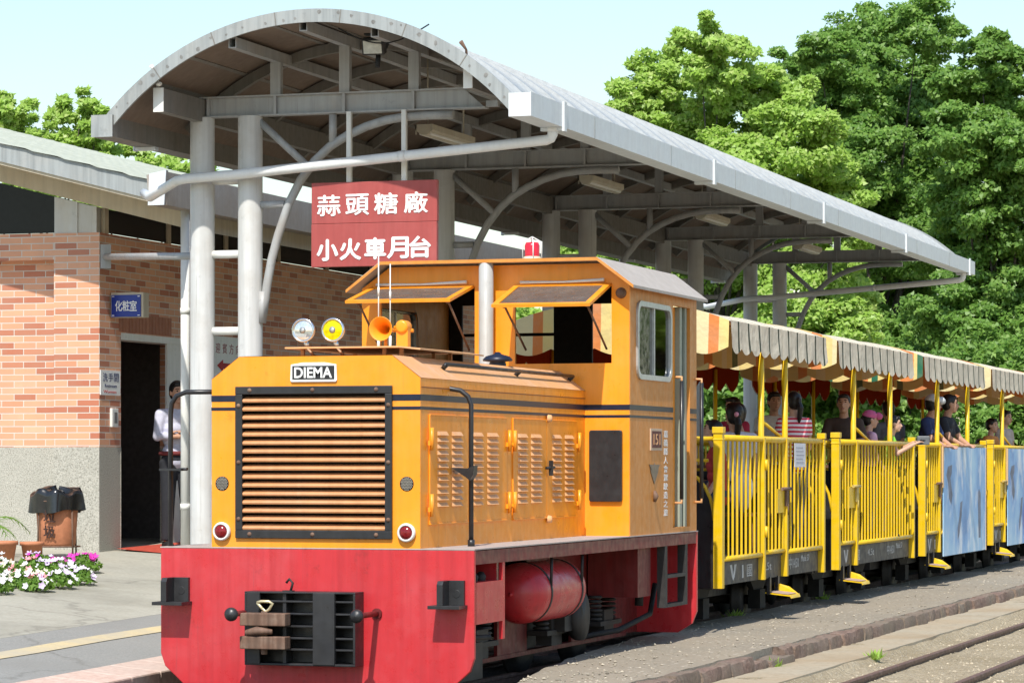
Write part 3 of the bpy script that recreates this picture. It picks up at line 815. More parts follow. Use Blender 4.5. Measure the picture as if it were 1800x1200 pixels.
g = MB(); g.tube([(.95, 5.0, .78), (.95, 4.85, .55), (.85, 4.3, .45), (.7, 3.7, .42)], .022, 8); g.tube([(.9, 4.7, .62), (.9, 4.72, .78)], .035, 8); g.build('brake_hose', BLACK_M, L)
# step ladder at the rear
g = MB()
for y in (4.80, 5.44): g.box(1.02, 1.085, y, y + .075, .60, 1.085)
for z in (.60, .83): g.box(1.0, 1.088, 4.875, 5.44, z, z + .025)
g.build('cab_steps', GREASE, L)
# front beam fittings: brackets, coupler pocket, levers
for x in (-.965, .945):
    b = MB(); b.box(x - .112, x + .100, -.175, 0, .806, .828)
    P = [(-.16, .828), (-.02, .828), (-.02, .985), (-.14, .985), (-.16, .96)]
    b.prism(P, 'x', x - .055, x - .015); b.box(x - .055, x + .085, -.03, 0, .828, .985)
    b.lathe([(.026, -.033), (.026, -.03)], (x + .035, 0, .90), (0, 1, 0), 14, caps=True)
    b.build('lamp_bracket', BLACK, beam, bevel=.004)
cp = MB(); y0, y1 = -.16, 0
cp.box(-.428, .338, y0, y1, .893, .905); cp.box(-.428, .338, y0, y1, .428, .442); cp.box(-.428, -.412, y0, y1, .442, .893); cp.box(.322, .338, y0, y1, .442, .893)
for z in (.835, .755, .675, .598, .525): cp.box(-.412, .322, y0 + .012, y1, z, z + .013)
cp.box(.05, .20, y0 - .012, y0 + .02, .436, .899); cp.box(-.41, -.32, y0 - .006, y0 + .02, .436, .899); cp.box(-.17, -.145, y0 + .02, y1, .442, .893)
cp.box(-.412, .322, -.02, -.002, .442, .893)
cpo = cp.build('coupler_pocket', BLACK, L, bevel=.003)
b = MB(); b.obox((-.262, -.215, .728), (.315, .10, .082), (0, .0, 0)); b.obox((-.262, -.215, .578), (.315, .10, .082)); b.tube([(-.27, -.21, .78), (-.27, -.21, .50)], .022, 10)
b.tube([(-.38, -.25, .64), (-.30, -.26, .655), (-.2, -.24, .65)], [.02, .03, .016], 10)
b.build('coupler_blocks', RUSTY, cpo, bevel=.006)
b = MB(); b.tube([(-.318, -.21, .835), (-.29, -.215, .843), (-.235, -.215, .843), (-.212, -.21, .83), (-.235, -.205, .795), (-.262, -.2, .775), (-.29, -.205, .80), (-.318, -.21, .835)], .010, 8)
b.build('pin_ring', flat('bright_brass_ring', (.66, .58, .36), .35, .1, metal=.5), cpo)
b = MB(); b.tube([(-.13, -.10, .906), (-.115, -.10, .96), (-.14, -.10, .985), (-.16, -.10, .96)], .009, 6); b.box(-.18, -.11, -.12, -.08, .905, .912); b.build('hook', GREASE, cpo)
for x in (-.43, .43):
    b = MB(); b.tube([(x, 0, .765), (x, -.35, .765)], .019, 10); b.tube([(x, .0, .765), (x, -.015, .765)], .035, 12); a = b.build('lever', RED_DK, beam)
    b = MB(); b.lathe([(0, -.06), (.03, -.055), (.045, -.035), (.045, -.02), (.03, 0), (.018, .012)], (x, -.35, .765), (0, 1, 0), 18); b.build('knob', BLACK, a)
# handrail posts on the deck
g = MB(); g.tube([(.50, .55, 2.225), (.72, .60, 2.228), (.79, .62, 2.215), (.84, .63, 2.175), (.861, .63, 2.12), (.861, .63, 1.186)], .0165, 10)
g.tube([(.861, .63, 1.23), (.861, .63, 1.186)], .024, 10)
a = g.build('handrail', BLACK, L)
g = MB(); g.prism([(.74, 1.705), (.85, 1.70), (.90, 1.72), (.895, 1.66), (.87, 1.62), (.84, 1.645)], 'y', .57, .65); g.build('lamp_iron', BLACK, a)
g = MB(); g.tube([(-.72, .10, 2.205), (-.95, .10, 2.205), (-1.02, .10, 2.18), (-1.055, .10, 2.13), (-1.063, .10, 2.06), (-1.063, .10, 1.186)], .0165, 10)
a = g.build('handrail', BLACK, L)
g = MB(); g.box(-1.12, -.96, .04, .14, 1.685, 1.70); g.tube([(-1.0, .09, 1.692), (-.93, .07, 1.697)], .01, 6); g.build('lamp_iron', BLACK, a)

# ---- cab
CY0, CY1 = 3.787, 5.85
g = MB()
def fw(x0, x1, z0, z1, y=CY0, t=.03): g.box(x0, x1, y, y + t, z0, z1)
fw(-1.075, -.725, 1.186, 2.43); fw(.725, 1.075, 1.186, 2.43); fw(-1.075, 1.075, 2.43, 2.492); fw(.45, .725, 2.2, 2.43); fw(-.725, -.45, 2.2, 2.43)
fw(-1.075, -.92, 2.492, 3.085); fw(-.155, .168, 2.492, 3.085); fw(.935, 1.075, 2.492, 3.085)
g.prism([(-1.075, 3.085), (1.075, 3.085), (.845, 3.247), (-.845, 3.247)], 'y', CY0, CY0 + .03)
front = g.build('cab_front', ORANGE, L)
g = MB()
CABS = []
def sw(y0, y1, z0, z1, s=1): g.box(s * 1.045, s * 1.075, y0, y1, z0, z1)
for s in (1, -1):
    g = MB()
    if s == 1:
        sw(CY0 + .03, 5.09, 1.186, 2.40); sw(CY0 + .03, 4.0, 2.40, 2.955); sw(4.98, 5.09, 2.40, 2.955); sw(CY0 + .03, 5.09, 2.955, 3.085); sw(5.09, 5.63, 2.99, 3.085); sw(5.63, CY1, 1.186, 3.085); sw(5.09, 5.63, 1.186, 1.225)
    else:
        sw(CY0 + .03, CY1, 1.186, 2.40, -1); sw(CY0 + .03, 4.0, 2.40, 2.955, -1); sw(4.98, CY1, 2.40, 2.955, -1); sw(CY0 + .03, CY1, 2.955, 3.085, -1)
    CABS.append(g)
CABSIDE = paint('faded_side_shade_orange', (.62, .238, .035), .45, (.60, .30, .13), .6, dark=.8, grime=.45)  # same orange, faded and darkened with the shade of the side
for g in CABS: g.build('cab_side', CABSIDE, L)
g = MB()
def rw(x0, x1, z0, z1): g.box(x0, x1, CY1 - .05, CY1 - .02, z0, z1)
rw(-1.045, 1.045, 1.186, 2.50); rw(-1.045, -.93, 2.5, 3.05); rw(-.13, .20, 2.5, 3.05); rw(.93, 1.045, 2.5, 3.05); g.prism([(-1.045, 3.05), (1.045, 3.05), (1.045, 3.085), (.84, 3.24), (-.84, 3.24), (-1.045, 3.085)], 'y', CY1 - .05, CY1 - .02)
rw(-.93, -.13, 2.79, 2.815)
g.build('cab_rear', BLACK_M, L)
g = MB(); g.box(-1.04, 1.04, CY0 + .03, CY1 - .05, 1.186, 1.20); g.build('cab_floor', BLACK_M, L)
g = MB(); g.box(-.35, .42, CY0 + .2, CY0 + .62, 1.2, 2.30); g.box(.62, 1.0, CY0 + .06, CY0 + .4, 1.2, 2.35); g.build('control_desk', flat('dark_grey_desk', (.06, .065, .06)), L, bevel=.01)
RP = [(-1.15, 3.05), (-.865, 3.262), (.865, 3.262), (1.15, 3.05), (1.15, 3.072), (.872, 3.284), (-.872, 3.284), (-1.15, 3.072)]
g = MB(); g.prism([RP[0], RP[1], RP[6], RP[7]], 'y', CY0 - .16, CY1 + .08); g.prism([RP[1], RP[2], RP[5], RP[6]], 'y', CY0 - .16, CY1 + .08); g.prism([RP[2], RP[3], RP[4], RP[5]], 'y', CY0 - .16, CY1 + .08)
g.build('cab_roof', paint('dusty_roof_paint', (.42, .37, .32), .65, (.50, .45, .40), .6), L)
g = MB()
for (a, b) in ((0, 1), (1, 2), (2, 3)):
    (xa, za), (xb, zb) = RP[a], RP[b]
    g.slab((xa, CY0 - .163, za - .003), (xb, CY0 - .163, zb - .003), (xb, CY0 - .163, zb + .022), (xa, CY0 - .163, za + .022), .004)
g.build('roof_edge', CABSIDE, L)
# top-hung front windows, propped open
def flap(x0, x1, zt, yb, zb):
    a, b, c, d = Vector((x0, yb, zb)), Vector((x1, yb, zb)), Vector((x1, CY0 - .004, zt)), Vector((x0, CY0 - .004, zt))
    U = (b - a).normalized(); V = (d - a); h = V.length; V = V / h; w = (b - a).length; t = .045
    fr = MB()
    P = lambda u, v: a + U * u + V * v
    for (u0, u1, v0, v1) in ((0, w, 0, t), (0, w, h - t, h), (0, t, t, h - t), (w - t, w, t, h - t)):
        fr.slab(P(u0, v0), P(u1, v0), P(u1, v1), P(u0, v1), .022)
    f = fr.build('top_hung_window', ORANGE, L)
    m = MB(); N = U.cross(V); o = N * -.008
    m.slab(P(t, t) + o, P(w - t, t) + o, P(w - t, h - t) + o, P(t, h - t) + o, .006); m.build('pane', DUSTGLASS, f)
    m = MB(); m.tube([P(.05, h - .02) + N * .02, P(w * .5, h - .01) + N * .015, P(w - .05, h - .02) + N * .03], [.012, .008, .014], 8); m.build('rubber_seal', CREAMW, f)
    for u in (.06, w - .06):
        m = MB(); q = P(u, .12) - N * .03; m.tube([q, (q.x + (.02 if u < .2 else .015), CY0 + .02, 2.60)], .009, 6); m.ell((q.x, q.y, q.z - .01), .018, 8, 5); m.build('stay', RUSTY, f)
flap(.17, .935, 3.098, 3.19, 2.915); flap(-1.0, -.16, 3.098, 3.21, 2.965)
# side windows with rounded frame
def rrect(y0, y1, z0, z1, r, n=5):
    P = []
    for (cy, cz, a0) in ((y1 - r, z1 - r, 0), (y0 + r, z1 - r, 90), (y0 + r, z0 + r, 180), (y1 - r, z0 + r, 270)):
        for k in range(n + 1): a = rad(a0 + 90 * k / n); P.append((cy + r * math.cos(a), cz + r * math.sin(a)))
    return P
for s in (1, -1):
    O = rrect(3.975, 5.005, 2.375, 2.975, .10); I = rrect(4.015, 4.965, 2.415, 2.935, .07); n = len(O)
    m = MB(); xo, xi = s * 1.092, s * 1.04
    vs = [(xo, *p) for p in O] + [(xo, *p) for p in I] + [(xi, *p) for p in O] + [(xi, *p) for p in I]
    fs = []
    for i in range(n):
        j = (i + 1) % n
        fs += [(i, j, n + j, n + i), (i, 2 * n + i, 2 * n + j, j), (n + i, n + j, 3 * n + j, 3 * n + i)]
    m.add(vs, fs); w = m.build('side_window', ALU, L)
    m = MB(); m.box(s * 1.055, s * 1.062, 4.01, 4.50, 2.41, 2.94); m.build('pane', paint('reflecting_dark_pane', (.05, .055, .05), .12, (.16, .16, .14), .8, streak=False, scale=14), w)
    m = MB(); m.box(s * 1.05, s * 1.08, 4.49, 4.52, 2.415, 2.935); m.build('divider', ALU, w)
    m = MB(); m.box(s * 1.064, s * 1.070, 4.52, 4.97, 2.41, 2.94); m.build('pane', GLASS, w)
# doorway: frame, half-slid door and grab rails
g = MB(); g.box(1.0, 1.05, 5.40, 5.47, 1.225, 2.99); g.box(1.0, 1.05, 5.56, 5.625, 1.225, 2.99); a = g.build('cab_door', paint('pale_green_door_edge', (.30, .34, .27), .45, (.45, .45, .40), .5), L)
g = MB(); g.box(1.012, 1.03, 5.47, 5.56, 1.225, 2.99); g.build('pane', DARKGLASS, a)
g = MB(); g.box(.98, 1.01, 5.10, 5.395, 1.225, 2.985); g.build('inner_panel', ORANGE, a)
g = MB(); g.box(.99, 1.013, 5.14, 5.30, 2.30, 2.90); g.build('pane', DARKGLASS, a)
for y in (5.15, 5.80):
    g = MB(); z0, z1 = 1.42, 2.42
    g.tube([(1.075, y, z0), (1.13, y, z0), (1.13, y, z0 + .05)], .011, 6); g.tube([(1.075, y, z1), (1.13, y, z1), (1.13, y, z1 - .05)], .011, 6)
    q_ = g; g = MB(); g.tube([(1.13, y, z0 + .03), (1.13, y, z1 - .03)], .016, 8); b = g.build('grab_rail', BLACK, L); build_each(q_, 'bracket', ORANGE_TOP, b)
# front battery locker lid, lamp, number plate, crest, keyhole flap, vertical lettering
g = MB(); P = [(a, b) for a, b in rrect(.765, 1.022, 1.445, 1.985, .018)]; g.prism(P, 'y', CY0 - .03, CY0); g.build('locker_lid', BLACK, L, bevel=.004)
g = MB(); g.lathe([(0, -.05), (.025, -.045), (.04, -.015), (.042, 0)], (1.01, CY0, 3.02), (0, 1, 0), 16); g.build('cab_lamp', RUSTY, L)
g = MB(); g.box(1.075, 1.084, 4.38, 4.72, 1.835, 2.005); a = g.build('number_plate', paint('bare_rim', (.55, .40, .28), .5), L)
g = MB(); g.box(1.084, 1.0865, 4.41, 4.69, 1.855, 1.985); g.build('plate_field', flat('maroon_field', (.13, .035, .03)), a)
g = MB(); g.text('151', (1.0865, 4.55, 1.92), .20, .085, (0, 1, 0), (0, 0, 1), .002); g.build('lettering', ORANGE_TOP, a)
g = MB(); C0 = (4.50, 1.66)
g.prism([(4.36, 1.725), (4.64, 1.725), (4.60, 1.66), (4.50, 1.575), (4.40, 1.66)], 'x', 1.075, 1.081)
g.prism([(4.33, 1.73), (4.40, 1.705), (4.47, 1.705), (4.50, 1.74), (4.53, 1.705), (4.60, 1.705), (4.67, 1.73), (4.58, 1.68), (4.42, 1.68)], 'x', 1.0805, 1.083)
g.build('crest', flat('grey_metal_crest', (.20, .16, .13), .4, .2, metal=.5), L)
g = MB(); g.tube([(1.08, 4.50, 1.44), (1.095, 4.49, 1.48), (1.08, 4.50, 1.52)], [.014, .022, .012], 8); g.build('lock_flap', RUSTY, L)
g = MB()
for i, ch in enumerate('嘉義縣人會駕駛造之旅'):
    g.text(ch, (1.0762, 4.855, 1.965 - i * .0685), .125, .056, (0, 1, 0), (0, 0, 1), .0015, .01)
g.build('side_lettering', WHITE, L)
# red beacon on the cab roof
m = MB(); m.lathe([(.062, 3.28), (.07, 3.285), (.07, 3.36), (.062, 3.365)], (.055, 4.6, 0), (0, 0, 1), 20, caps=True)
b = m.build('beacon', flat('cream_plastic', (.62, .56, .40), .5), L)
m = MB(); m.lathe([(.058, 3.36), (.06, 3.45), (.05, 3.475), (0, 3.48)], (.055, 4.6, 0), (0, 0, 1), 20); m.build('red_dome', REDLAMP, b)
m = MB()
for k in range(4):
    a = k * math.pi / 2 + .4; m.tube([(.055 + .075 * math.cos(a), 4.6 + .075 * math.sin(a), 3.34), (.055 + .075 * math.cos(a), 4.6 + .075 * math.sin(a), 3.48), (.055, 4.6, 3.52)], .005, 6)
m.build('guard', CREAMW, b)
# ================================================================== PLATFORM CANOPY
FY = [6.2, 11.42, 16.70, 21.93, 27.07]
CANOPY = thing('platform_canopy', (-2.05, 16.5, .5), 'long barrel roofed steel platform canopy on paired round grey posts, with white gutters', 'canopy')
K = CANOPY
RA = 2.405; ZC = 3.045; XC = -2.05
def arc_z(x): return ZC + math.sqrt(max(RA * RA - (x - XC) ** 2, 0))
def arc(n=36, hw=1.80, dr=0.0):
    a0 = math.asin(hw / RA)
    return [(XC + (RA + dr) * math.sin(-a0 + 2 * a0 * i / n), ZC + (RA + dr) * math.cos(-a0 + 2 * a0 * i / n)) for i in range(n + 1)]
Y0, Y1 = 5.15, 27.35
g = MB()
o, i_ = arc(60, 1.80, .0), arc(60, 1.80, -.025)
# roofing sheets with standing seams running across the arch
ys = []
y = Y0
while y < Y1: ys += [(y, 0), (y + .56, 0), (y + .575, .018), (y + .595, .018)]; y += .61
ys.append((Y1, 0))
vs = []; fs = []; m = len(o)
for (yy, d) in ys:
    for (x, z) in arc(60, 1.80, d): vs.append((x, yy, z))
for a in range(len(ys) - 1):
    for b in range(m - 1): fs.append((a * m + b, (a + 1) * m + b, (a + 1) * m + b + 1, a * m + b + 1))
g.add(vs, fs, True)
g.build('roof_sheet', paint('pale_ribbed_roof_sheet', (.40, .42, .415), .5, (.42, .41, .37), .6, scale=1.5, dark=.75, grime=.5), K)
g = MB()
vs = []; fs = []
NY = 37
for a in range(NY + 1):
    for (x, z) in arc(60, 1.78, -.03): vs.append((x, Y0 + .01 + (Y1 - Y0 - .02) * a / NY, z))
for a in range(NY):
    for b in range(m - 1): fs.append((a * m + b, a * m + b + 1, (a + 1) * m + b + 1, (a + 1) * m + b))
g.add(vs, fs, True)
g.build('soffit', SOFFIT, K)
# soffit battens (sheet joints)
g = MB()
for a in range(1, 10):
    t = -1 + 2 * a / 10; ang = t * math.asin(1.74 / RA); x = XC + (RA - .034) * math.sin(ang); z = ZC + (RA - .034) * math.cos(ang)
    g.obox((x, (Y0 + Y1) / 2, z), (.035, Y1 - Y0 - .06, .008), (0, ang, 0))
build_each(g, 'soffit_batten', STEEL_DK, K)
for yf, nm in ((Y0 - .012, 'front_fascia'), (Y1 + .012, 'rear_fascia')):
    g = MB(); P = arc(40, 1.83, .035); Q = arc(40, 1.83, -.075); n = len(P)
    vs = [(x, yf - .012, z) for x, z in P] + [(x, yf - .012, z) for x, z in Q] + [(x, yf + .012, z) for x, z in P] + [(x, yf + .012, z) for x, z in Q]
    fs = []
    for k in range(n - 1): fs += [(k, n + k, n + k + 1, k + 1), (2 * n + k, 2 * n + k + 1, 3 * n + k + 1, 3 * n + k), (k, k + 1, 2 * n + k + 1, 2 * n + k), (n + k, 3 * n + k, 3 * n + k + 1, n + k + 1)]
    fs += [(0, 2 * n, 3 * n, n), (n - 1, 2 * n - 1, 4 * n - 1, 3 * n - 1)]
    g.add(vs, fs); fa = g.build(nm, GALV, K)
    if nm == 'front_fascia':
        g = MB(); r = random.Random(2)
        for k in range(26):
            ang = (-1 + 2 * (k + r.uniform(.2, .8)) / 26) * math.asin(1.8 / RA); dr = r.uniform(-.045, .01); s = r.uniform(.010, .021)
            x = XC + (RA + dr) * math.sin(ang); z = ZC + (RA + dr) * math.cos(ang)
            g.add([(x + s * r.uniform(.6, 1.3) * math.cos(t), yf - .0135, z + s * r.uniform(.6, 1.3) * math.sin(t)) for t in [j * math.pi / 4 for j in range(8)]], [tuple(range(8))])
        build_each(g, 'rust_spot', flat('grey_rust_stain', (.20, .20, .19), .8, .3), fa)
        g = MB()
        for k in range(1, 7):
            ang = (-1 + 2 * k / 7) * math.asin(1.8 / RA); x = XC + (RA - .02) * math.sin(ang); z = ZC + (RA - .02) * math.cos(ang)
            g.obox((x, yf - .013, z), (.008, .004, .108), (0, ang, 0))
        build_each(g, 'joint', STEEL_DK, fa)
# gutters
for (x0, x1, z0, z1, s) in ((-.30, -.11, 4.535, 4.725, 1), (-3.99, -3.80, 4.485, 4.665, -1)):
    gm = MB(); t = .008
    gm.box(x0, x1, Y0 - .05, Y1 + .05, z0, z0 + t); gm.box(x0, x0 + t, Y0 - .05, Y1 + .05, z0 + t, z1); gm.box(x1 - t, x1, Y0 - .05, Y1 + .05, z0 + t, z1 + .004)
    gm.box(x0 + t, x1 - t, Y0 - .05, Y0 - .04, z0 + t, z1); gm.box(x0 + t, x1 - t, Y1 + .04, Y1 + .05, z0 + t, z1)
    gt = gm.build('gutter', WHITEM if s == 1 else STEEL_DK, K)  # shadow and rust of the left gutter are put into a darker paint
    if s == -1: q_ = MB(); q_.box(x0 - .003, x1 + .003, Y0 - .056, Y0 - .0505, z0 - .003, z1 + .003); q_.build('end_cap', GALV, gt)
    bm_ = MB()
    for y in FY:
        xs = x1 if s == 1 else x0
        bm_.box(xs - .006 * (s < 0) * 1, xs + .02 * s, y - .22, y - .15, z0 - .035, z1 + .02); bm_.box(x0, x1, y - .22, y - .15, z0 - .03, z0 - .002)
    build_each(bm_, 'bracket', WHITEM, gt)
    jm = MB()
    y = Y0 + 1.8
    while y < Y1: jm.box((x1 if s == 1 else x0) - .001, (x1 if s == 1 else x0) + .002 * s + .001, y, y + .014, z0, z1); y += 2.6
    build_each(jm, 'joint', GALV, gt)
# purlins along the canopy
for (x, z0, z1, w) in ((-3.45, 4.70, 4.895, .085), (-2.755, 5.20, 5.29, .07), (-2.12, 5.315, 5.405, .07), (-1.49, 5.24, 5.33, .07), (-.70, 4.80, 4.985, .07)):
    gm = MB()
    if w > .08 or x > -1:
        gm.box(x - w / 2, x + w / 2, Y0 + .12, Y1 - .1, z0, z1)
        m_ = MB(); m_.box(x - w / 2 - .004, x + w / 2 + .004, Y0 + .11, Y0 + .1195, z0 - .004, z1 + .004); pu = gm.build('purlin', STEEL_DK, K); m_.build('end_cap', CREAMW, pu)
    else:
        t = .008
        gm.box(x - w / 2, x + w / 2, Y0 + .06, Y1 - .1, z0, z0 + t); gm.box(x - w / 2, x + w / 2, Y0 + .06, Y1 - .1, z1 - t, z1); gm.box(x - w / 2, x - w / 2 + t, Y0 + .06, Y1 - .1, z0 + t, z1 - t); gm.box(x + w / 2 - t, x + w / 2, Y0 + .06, Y1 - .1, z0 + t, z1 - t)
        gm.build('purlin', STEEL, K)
# curved ribs between the frames
for i, y in enumerate(np.arange(Y0 + 1.35, Y1 - .3, 1.31)):
    P = arc(20, 1.72, -.045); Q = arc(20, 1.72, -.13); n = len(P); gm = MB()
    vs = [(x, y - .03, z) for x, z in P] + [(x, y - .03, z) for x, z in Q] + [(x, y + .03, z) for x, z in P] + [(x, y + .03, z) for x, z in Q]; fs = []
    for k in range(n - 1): fs += [(k, n + k, n + k + 1, k + 1), (2 * n + k, 2 * n + k + 1, 3 * n + k + 1, 3 * n + k), (n + k, 3 * n + k, 3 * n + k + 1, n + k + 1)]
    gm.add(vs, fs); gm.build('rib', STEEL_DK, K)
# frames
def build_frame(y):
    out = []
    for x in (-3.0, -3.45):
        zb = plat(x, y)
        m_ = MB(); m_.lathe([(.107, zb), (.107, 4.74)], (x, y, 0), (0, 0, 1), 28); m_.lathe([(.15, zb), (.15, zb + .012), (.107, zb + .012)], (x, y, 0), (0, 0, 1), 20)
        out.append(m_.build('post', POSTM, K))
    m_ = MB()
    m_.box(-3.45, -.84, y - .05, y + .05, 4.738, 4.750); m_.box(-3.45, -1.02, y - .05, y + .05, 4.905, 4.918)
    m_.prism([(-3.45, 4.75), (-.86, 4.75), (-1.04, 4.905), (-3.45, 4.905)], 'y', y - .006, y + .006)
    for x in (-2.755, -2.12, -1.49, -3.38): m_.box(x - .012, x + .012, y - .045, y - .0065, 4.75, 4.905)
    m_.box(-3.46, -3.45, y - .05, y + .05, 4.738, 4.918); m_.box(-.84, -.735, y - .03, y + .03, 4.75, 4.80)
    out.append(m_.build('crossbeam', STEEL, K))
    for x in (-2.755, -2.12, -1.49):
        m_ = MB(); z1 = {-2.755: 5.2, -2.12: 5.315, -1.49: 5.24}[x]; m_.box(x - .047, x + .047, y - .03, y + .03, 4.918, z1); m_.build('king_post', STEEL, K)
    for x in (-3.45, -.70):
        m_ = MB(); m_.box(x - .03, x + .03, y - .03, y + .03, 4.9 if x < -3 else 4.985, arc_z(x) - .1); m_.build('king_post', STEEL_DK, K)
    P = [(-2.885, y, 3.0), (-2.862, y, 3.15), (-2.842, y, 3.29), (-2.80, y, 3.50), (-2.742, y, 3.70), (-2.64, y, 3.98), (-2.53, y, 4.18), (-2.40, y, 4.34), (-2.26, y, 4.46), (-2.10, y, 4.55), (-1.93, y, 4.62), (-1.75, y, 4.668), (-1.58, y, 4.69), (-1.36, y, 4.697), (-1.14, y, 4.692)]
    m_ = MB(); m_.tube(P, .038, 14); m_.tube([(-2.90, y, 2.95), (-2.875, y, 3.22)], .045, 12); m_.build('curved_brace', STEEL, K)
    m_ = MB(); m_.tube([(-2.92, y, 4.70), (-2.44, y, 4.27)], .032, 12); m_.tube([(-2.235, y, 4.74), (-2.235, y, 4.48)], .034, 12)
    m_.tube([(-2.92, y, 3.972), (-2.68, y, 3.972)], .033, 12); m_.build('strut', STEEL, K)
    m_ = MB()
    for z in (3.55, 2.885, 4.19, 2.22, 1.56): m_.tube([(-3.36, y, z), (-3.09, y, z)], .036, 12)
    build_each(m_, 'rung', CREAMW, K)
for y in FY: build_frame(y)
# drain pipes: across the front and across the rear
for y in (FY[0] - .20, FY[-1] - .2):
    m_ = MB(); m_.tube([(-.20, y, 4.54), (-.20, y, 4.475), (-.215, y, 4.445), (-.25, y, 4.432), (-3.03, y, 4.222), (-3.52, y, 4.20), (-3.60, y, 4.185), (-4.35, y + 1.1, 4.15), (-4.95, y + 2.3, 4.30)], .043, 14)
    m_.tube([(-.20, y, 4.54), (-.20, y, 4.50)], .05, 12); m_.tube([(-1.50, y, 4.338), (-1.56, y, 4.333)], .047, 12); m_.build('drain_pipe', PIPE, K)
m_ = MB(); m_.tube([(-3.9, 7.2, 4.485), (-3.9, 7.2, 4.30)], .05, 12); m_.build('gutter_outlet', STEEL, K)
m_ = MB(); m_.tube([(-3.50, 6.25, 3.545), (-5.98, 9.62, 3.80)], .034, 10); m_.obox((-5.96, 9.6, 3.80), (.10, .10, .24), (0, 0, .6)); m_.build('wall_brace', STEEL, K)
# electrical bits
m_ = MB(); r = random.Random(4)
P = [(-1.9 + .8 * t, 5.45, 5.36 - .14 * math.sin(math.pi * t)) for t in [k / 12 for k in range(13)]]
m_.tube(P, .006, 6); m_.build('cable', BLACK_M, K)
for x, z in ((-3.47, 4.90), (-.72, 4.99)):
    m_ = MB(); m_.tube([(x, Y0 + .15, z), (x + .01, Y0 + .1, z + .12), (x - .02, Y0 + .05, z + .18)], [.016, .01, .02], 8); m_.ell((x + .03, Y0 + .1, z + .03), (.03, .03, .02), 8, 5); m_.build('clamp', RUSTY if x > -1 else CREAMW, K)

# things hung from the canopy
TUBEW = flat('unlit_white_tube', (.72, .72, .68), .3, .03)
HOUS = paint('cream_lamp_housing', (.50, .46, .36), .5, (.36, .28, .18), .6)
def fluoro(y, lab):
    t = thing('fluorescent_lamp', (-1.70, y, 4.66), lab, 'lamp', 'batten lamps under the canopy')
    m_ = MB(); m_.box(-1.78, -1.62, y - .6, y + .6, 4.67, 4.72); m_.prism([(-1.78, 4.67), (-1.62, 4.67), (-1.675, 4.625), (-1.725, 4.625)], 'y', y - .6, y + .6)
    m_.box(-1.78, -1.77, y - .6, y - .598, 4.63, 4.72)
    for s in (-.5, .5): m_.tube([(-1.70, y + s, 4.72), (-1.70, y + s, 5.38)], .008, 6)
    m_.build('housing', HOUS, t)
    m_ = MB()
    for dx in (-.045, .045): m_.tube([(-1.70 + dx, y - .56, 4.642), (-1.70 + dx, y + .56, 4.642)], .014, 8)
    build_each(m_, 'tube', TUBEW, t)
    return t
fluoro(7.65, 'unlit cream batten lamp under the canopy, just behind the hanging red sign')
fluoro(12.75, 'unlit cream batten lamp under the canopy, second one behind the red sign')
fluoro(17.6, 'small cream batten lamp deeper under the canopy, third behind the red sign')
fluoro(23.0, 'farthest small batten lamp under the canopy, nearest its rear end')
t = thing('floodlight', (-1.62, 5.55, 5.1), 'small dark floodlight hung under the front arch of the canopy roof', 'floodlight')
m_ = MB(); m_.obox((-1.62, 5.55, 5.215), (.19, .10, .14), (.3, 0, .1)); m_.build('housing', GREASE, t, bevel=.01)
m_ = MB(); m_.obox((-1.615, 5.497, 5.198), (.155, .012, .108), (.3, 0, .1)); m_.build('lens', flat('pale_lamp_glass', (.50, .50, .44), .15, .15), t)
m_ = MB(); m_.obox((-1.61, 5.62, 5.32), (.22, .10, .012), (0, 0, .1)); m_.tube([(-1.60, 5.6, 5.14), (-1.60, 5.58, 5.04)], .022, 8); m_.tube([(-1.55, 5.62, 5.2), (-1.5, 5.65, 5.32)], .02, 6); m_.build('hood', BLACK_M, t)

t = thing('station_sign', (-1.81, 6.08, 3.42), 'faded red hanging sign board in two panels with white Chinese station name lettering', 'sign')
SX0, SX1, SYF = -2.385, -1.247, 6.08
for za, zb, dx in ((3.785, 4.137, 0), (3.415, 3.783, -.003)):
    m_ = MB(); m_.box(SX0 + dx, SX1 + dx, SYF, SYF + .05, za, zb); m_.build('board', SIGNRED, t, bevel=.004)
for x in (-2.065, -1.565):
    m_ = MB(); m_.box(x - .02, x + .02, SYF + .05, SYF + .09, 3.5, 4.745); m_.build('hanger', CREAMW, t)
m_ = MB()
for ch, x in zip('蒜頭糖廠', (-2.225, -1.965, -1.705, -1.435)):
    for q, (dx, dz) in enumerate(((-.0045, 0), (.0045, 0), (0, .003), (0, -.003))): m_.text(ch, (x + dx, SYF - .0002, 3.945 + dz + (x + 1.8) * .012), .208, .176, (1, 0, 0), (0, 0, 1), .004 + .0006 * q, 0)
m_.build('lettering', WHITE, t)
m_ = MB()
for ch, x in zip('小火車月台', (-2.235, -2.025, -1.80, -1.595, -1.395)):
    for q, (dx, dz) in enumerate(((-.007, 0), (.007, 0), (0, .006), (0, -.006))): m_.text(ch, (x - .003 + dx, SYF - .0002, 3.565 + dz + (x + 1.8) * .012), .185, .175, (1, 0, 0), (0, 0, 1), .004 + .0006 * q, 0)
m_.build('lettering', WHITE, t)

# ================================================================== STATION BUILDING
BX, BY, BY1 = -6.0, 9.55, 22.0
B = thing('station_building', (-9, 15, .8), 'low station building with orange brick tiles, grey granite base and pale tiled roof', 'building')
zf = .6
def soff(x): return 4.287 + .252 * (-6.011 - x)
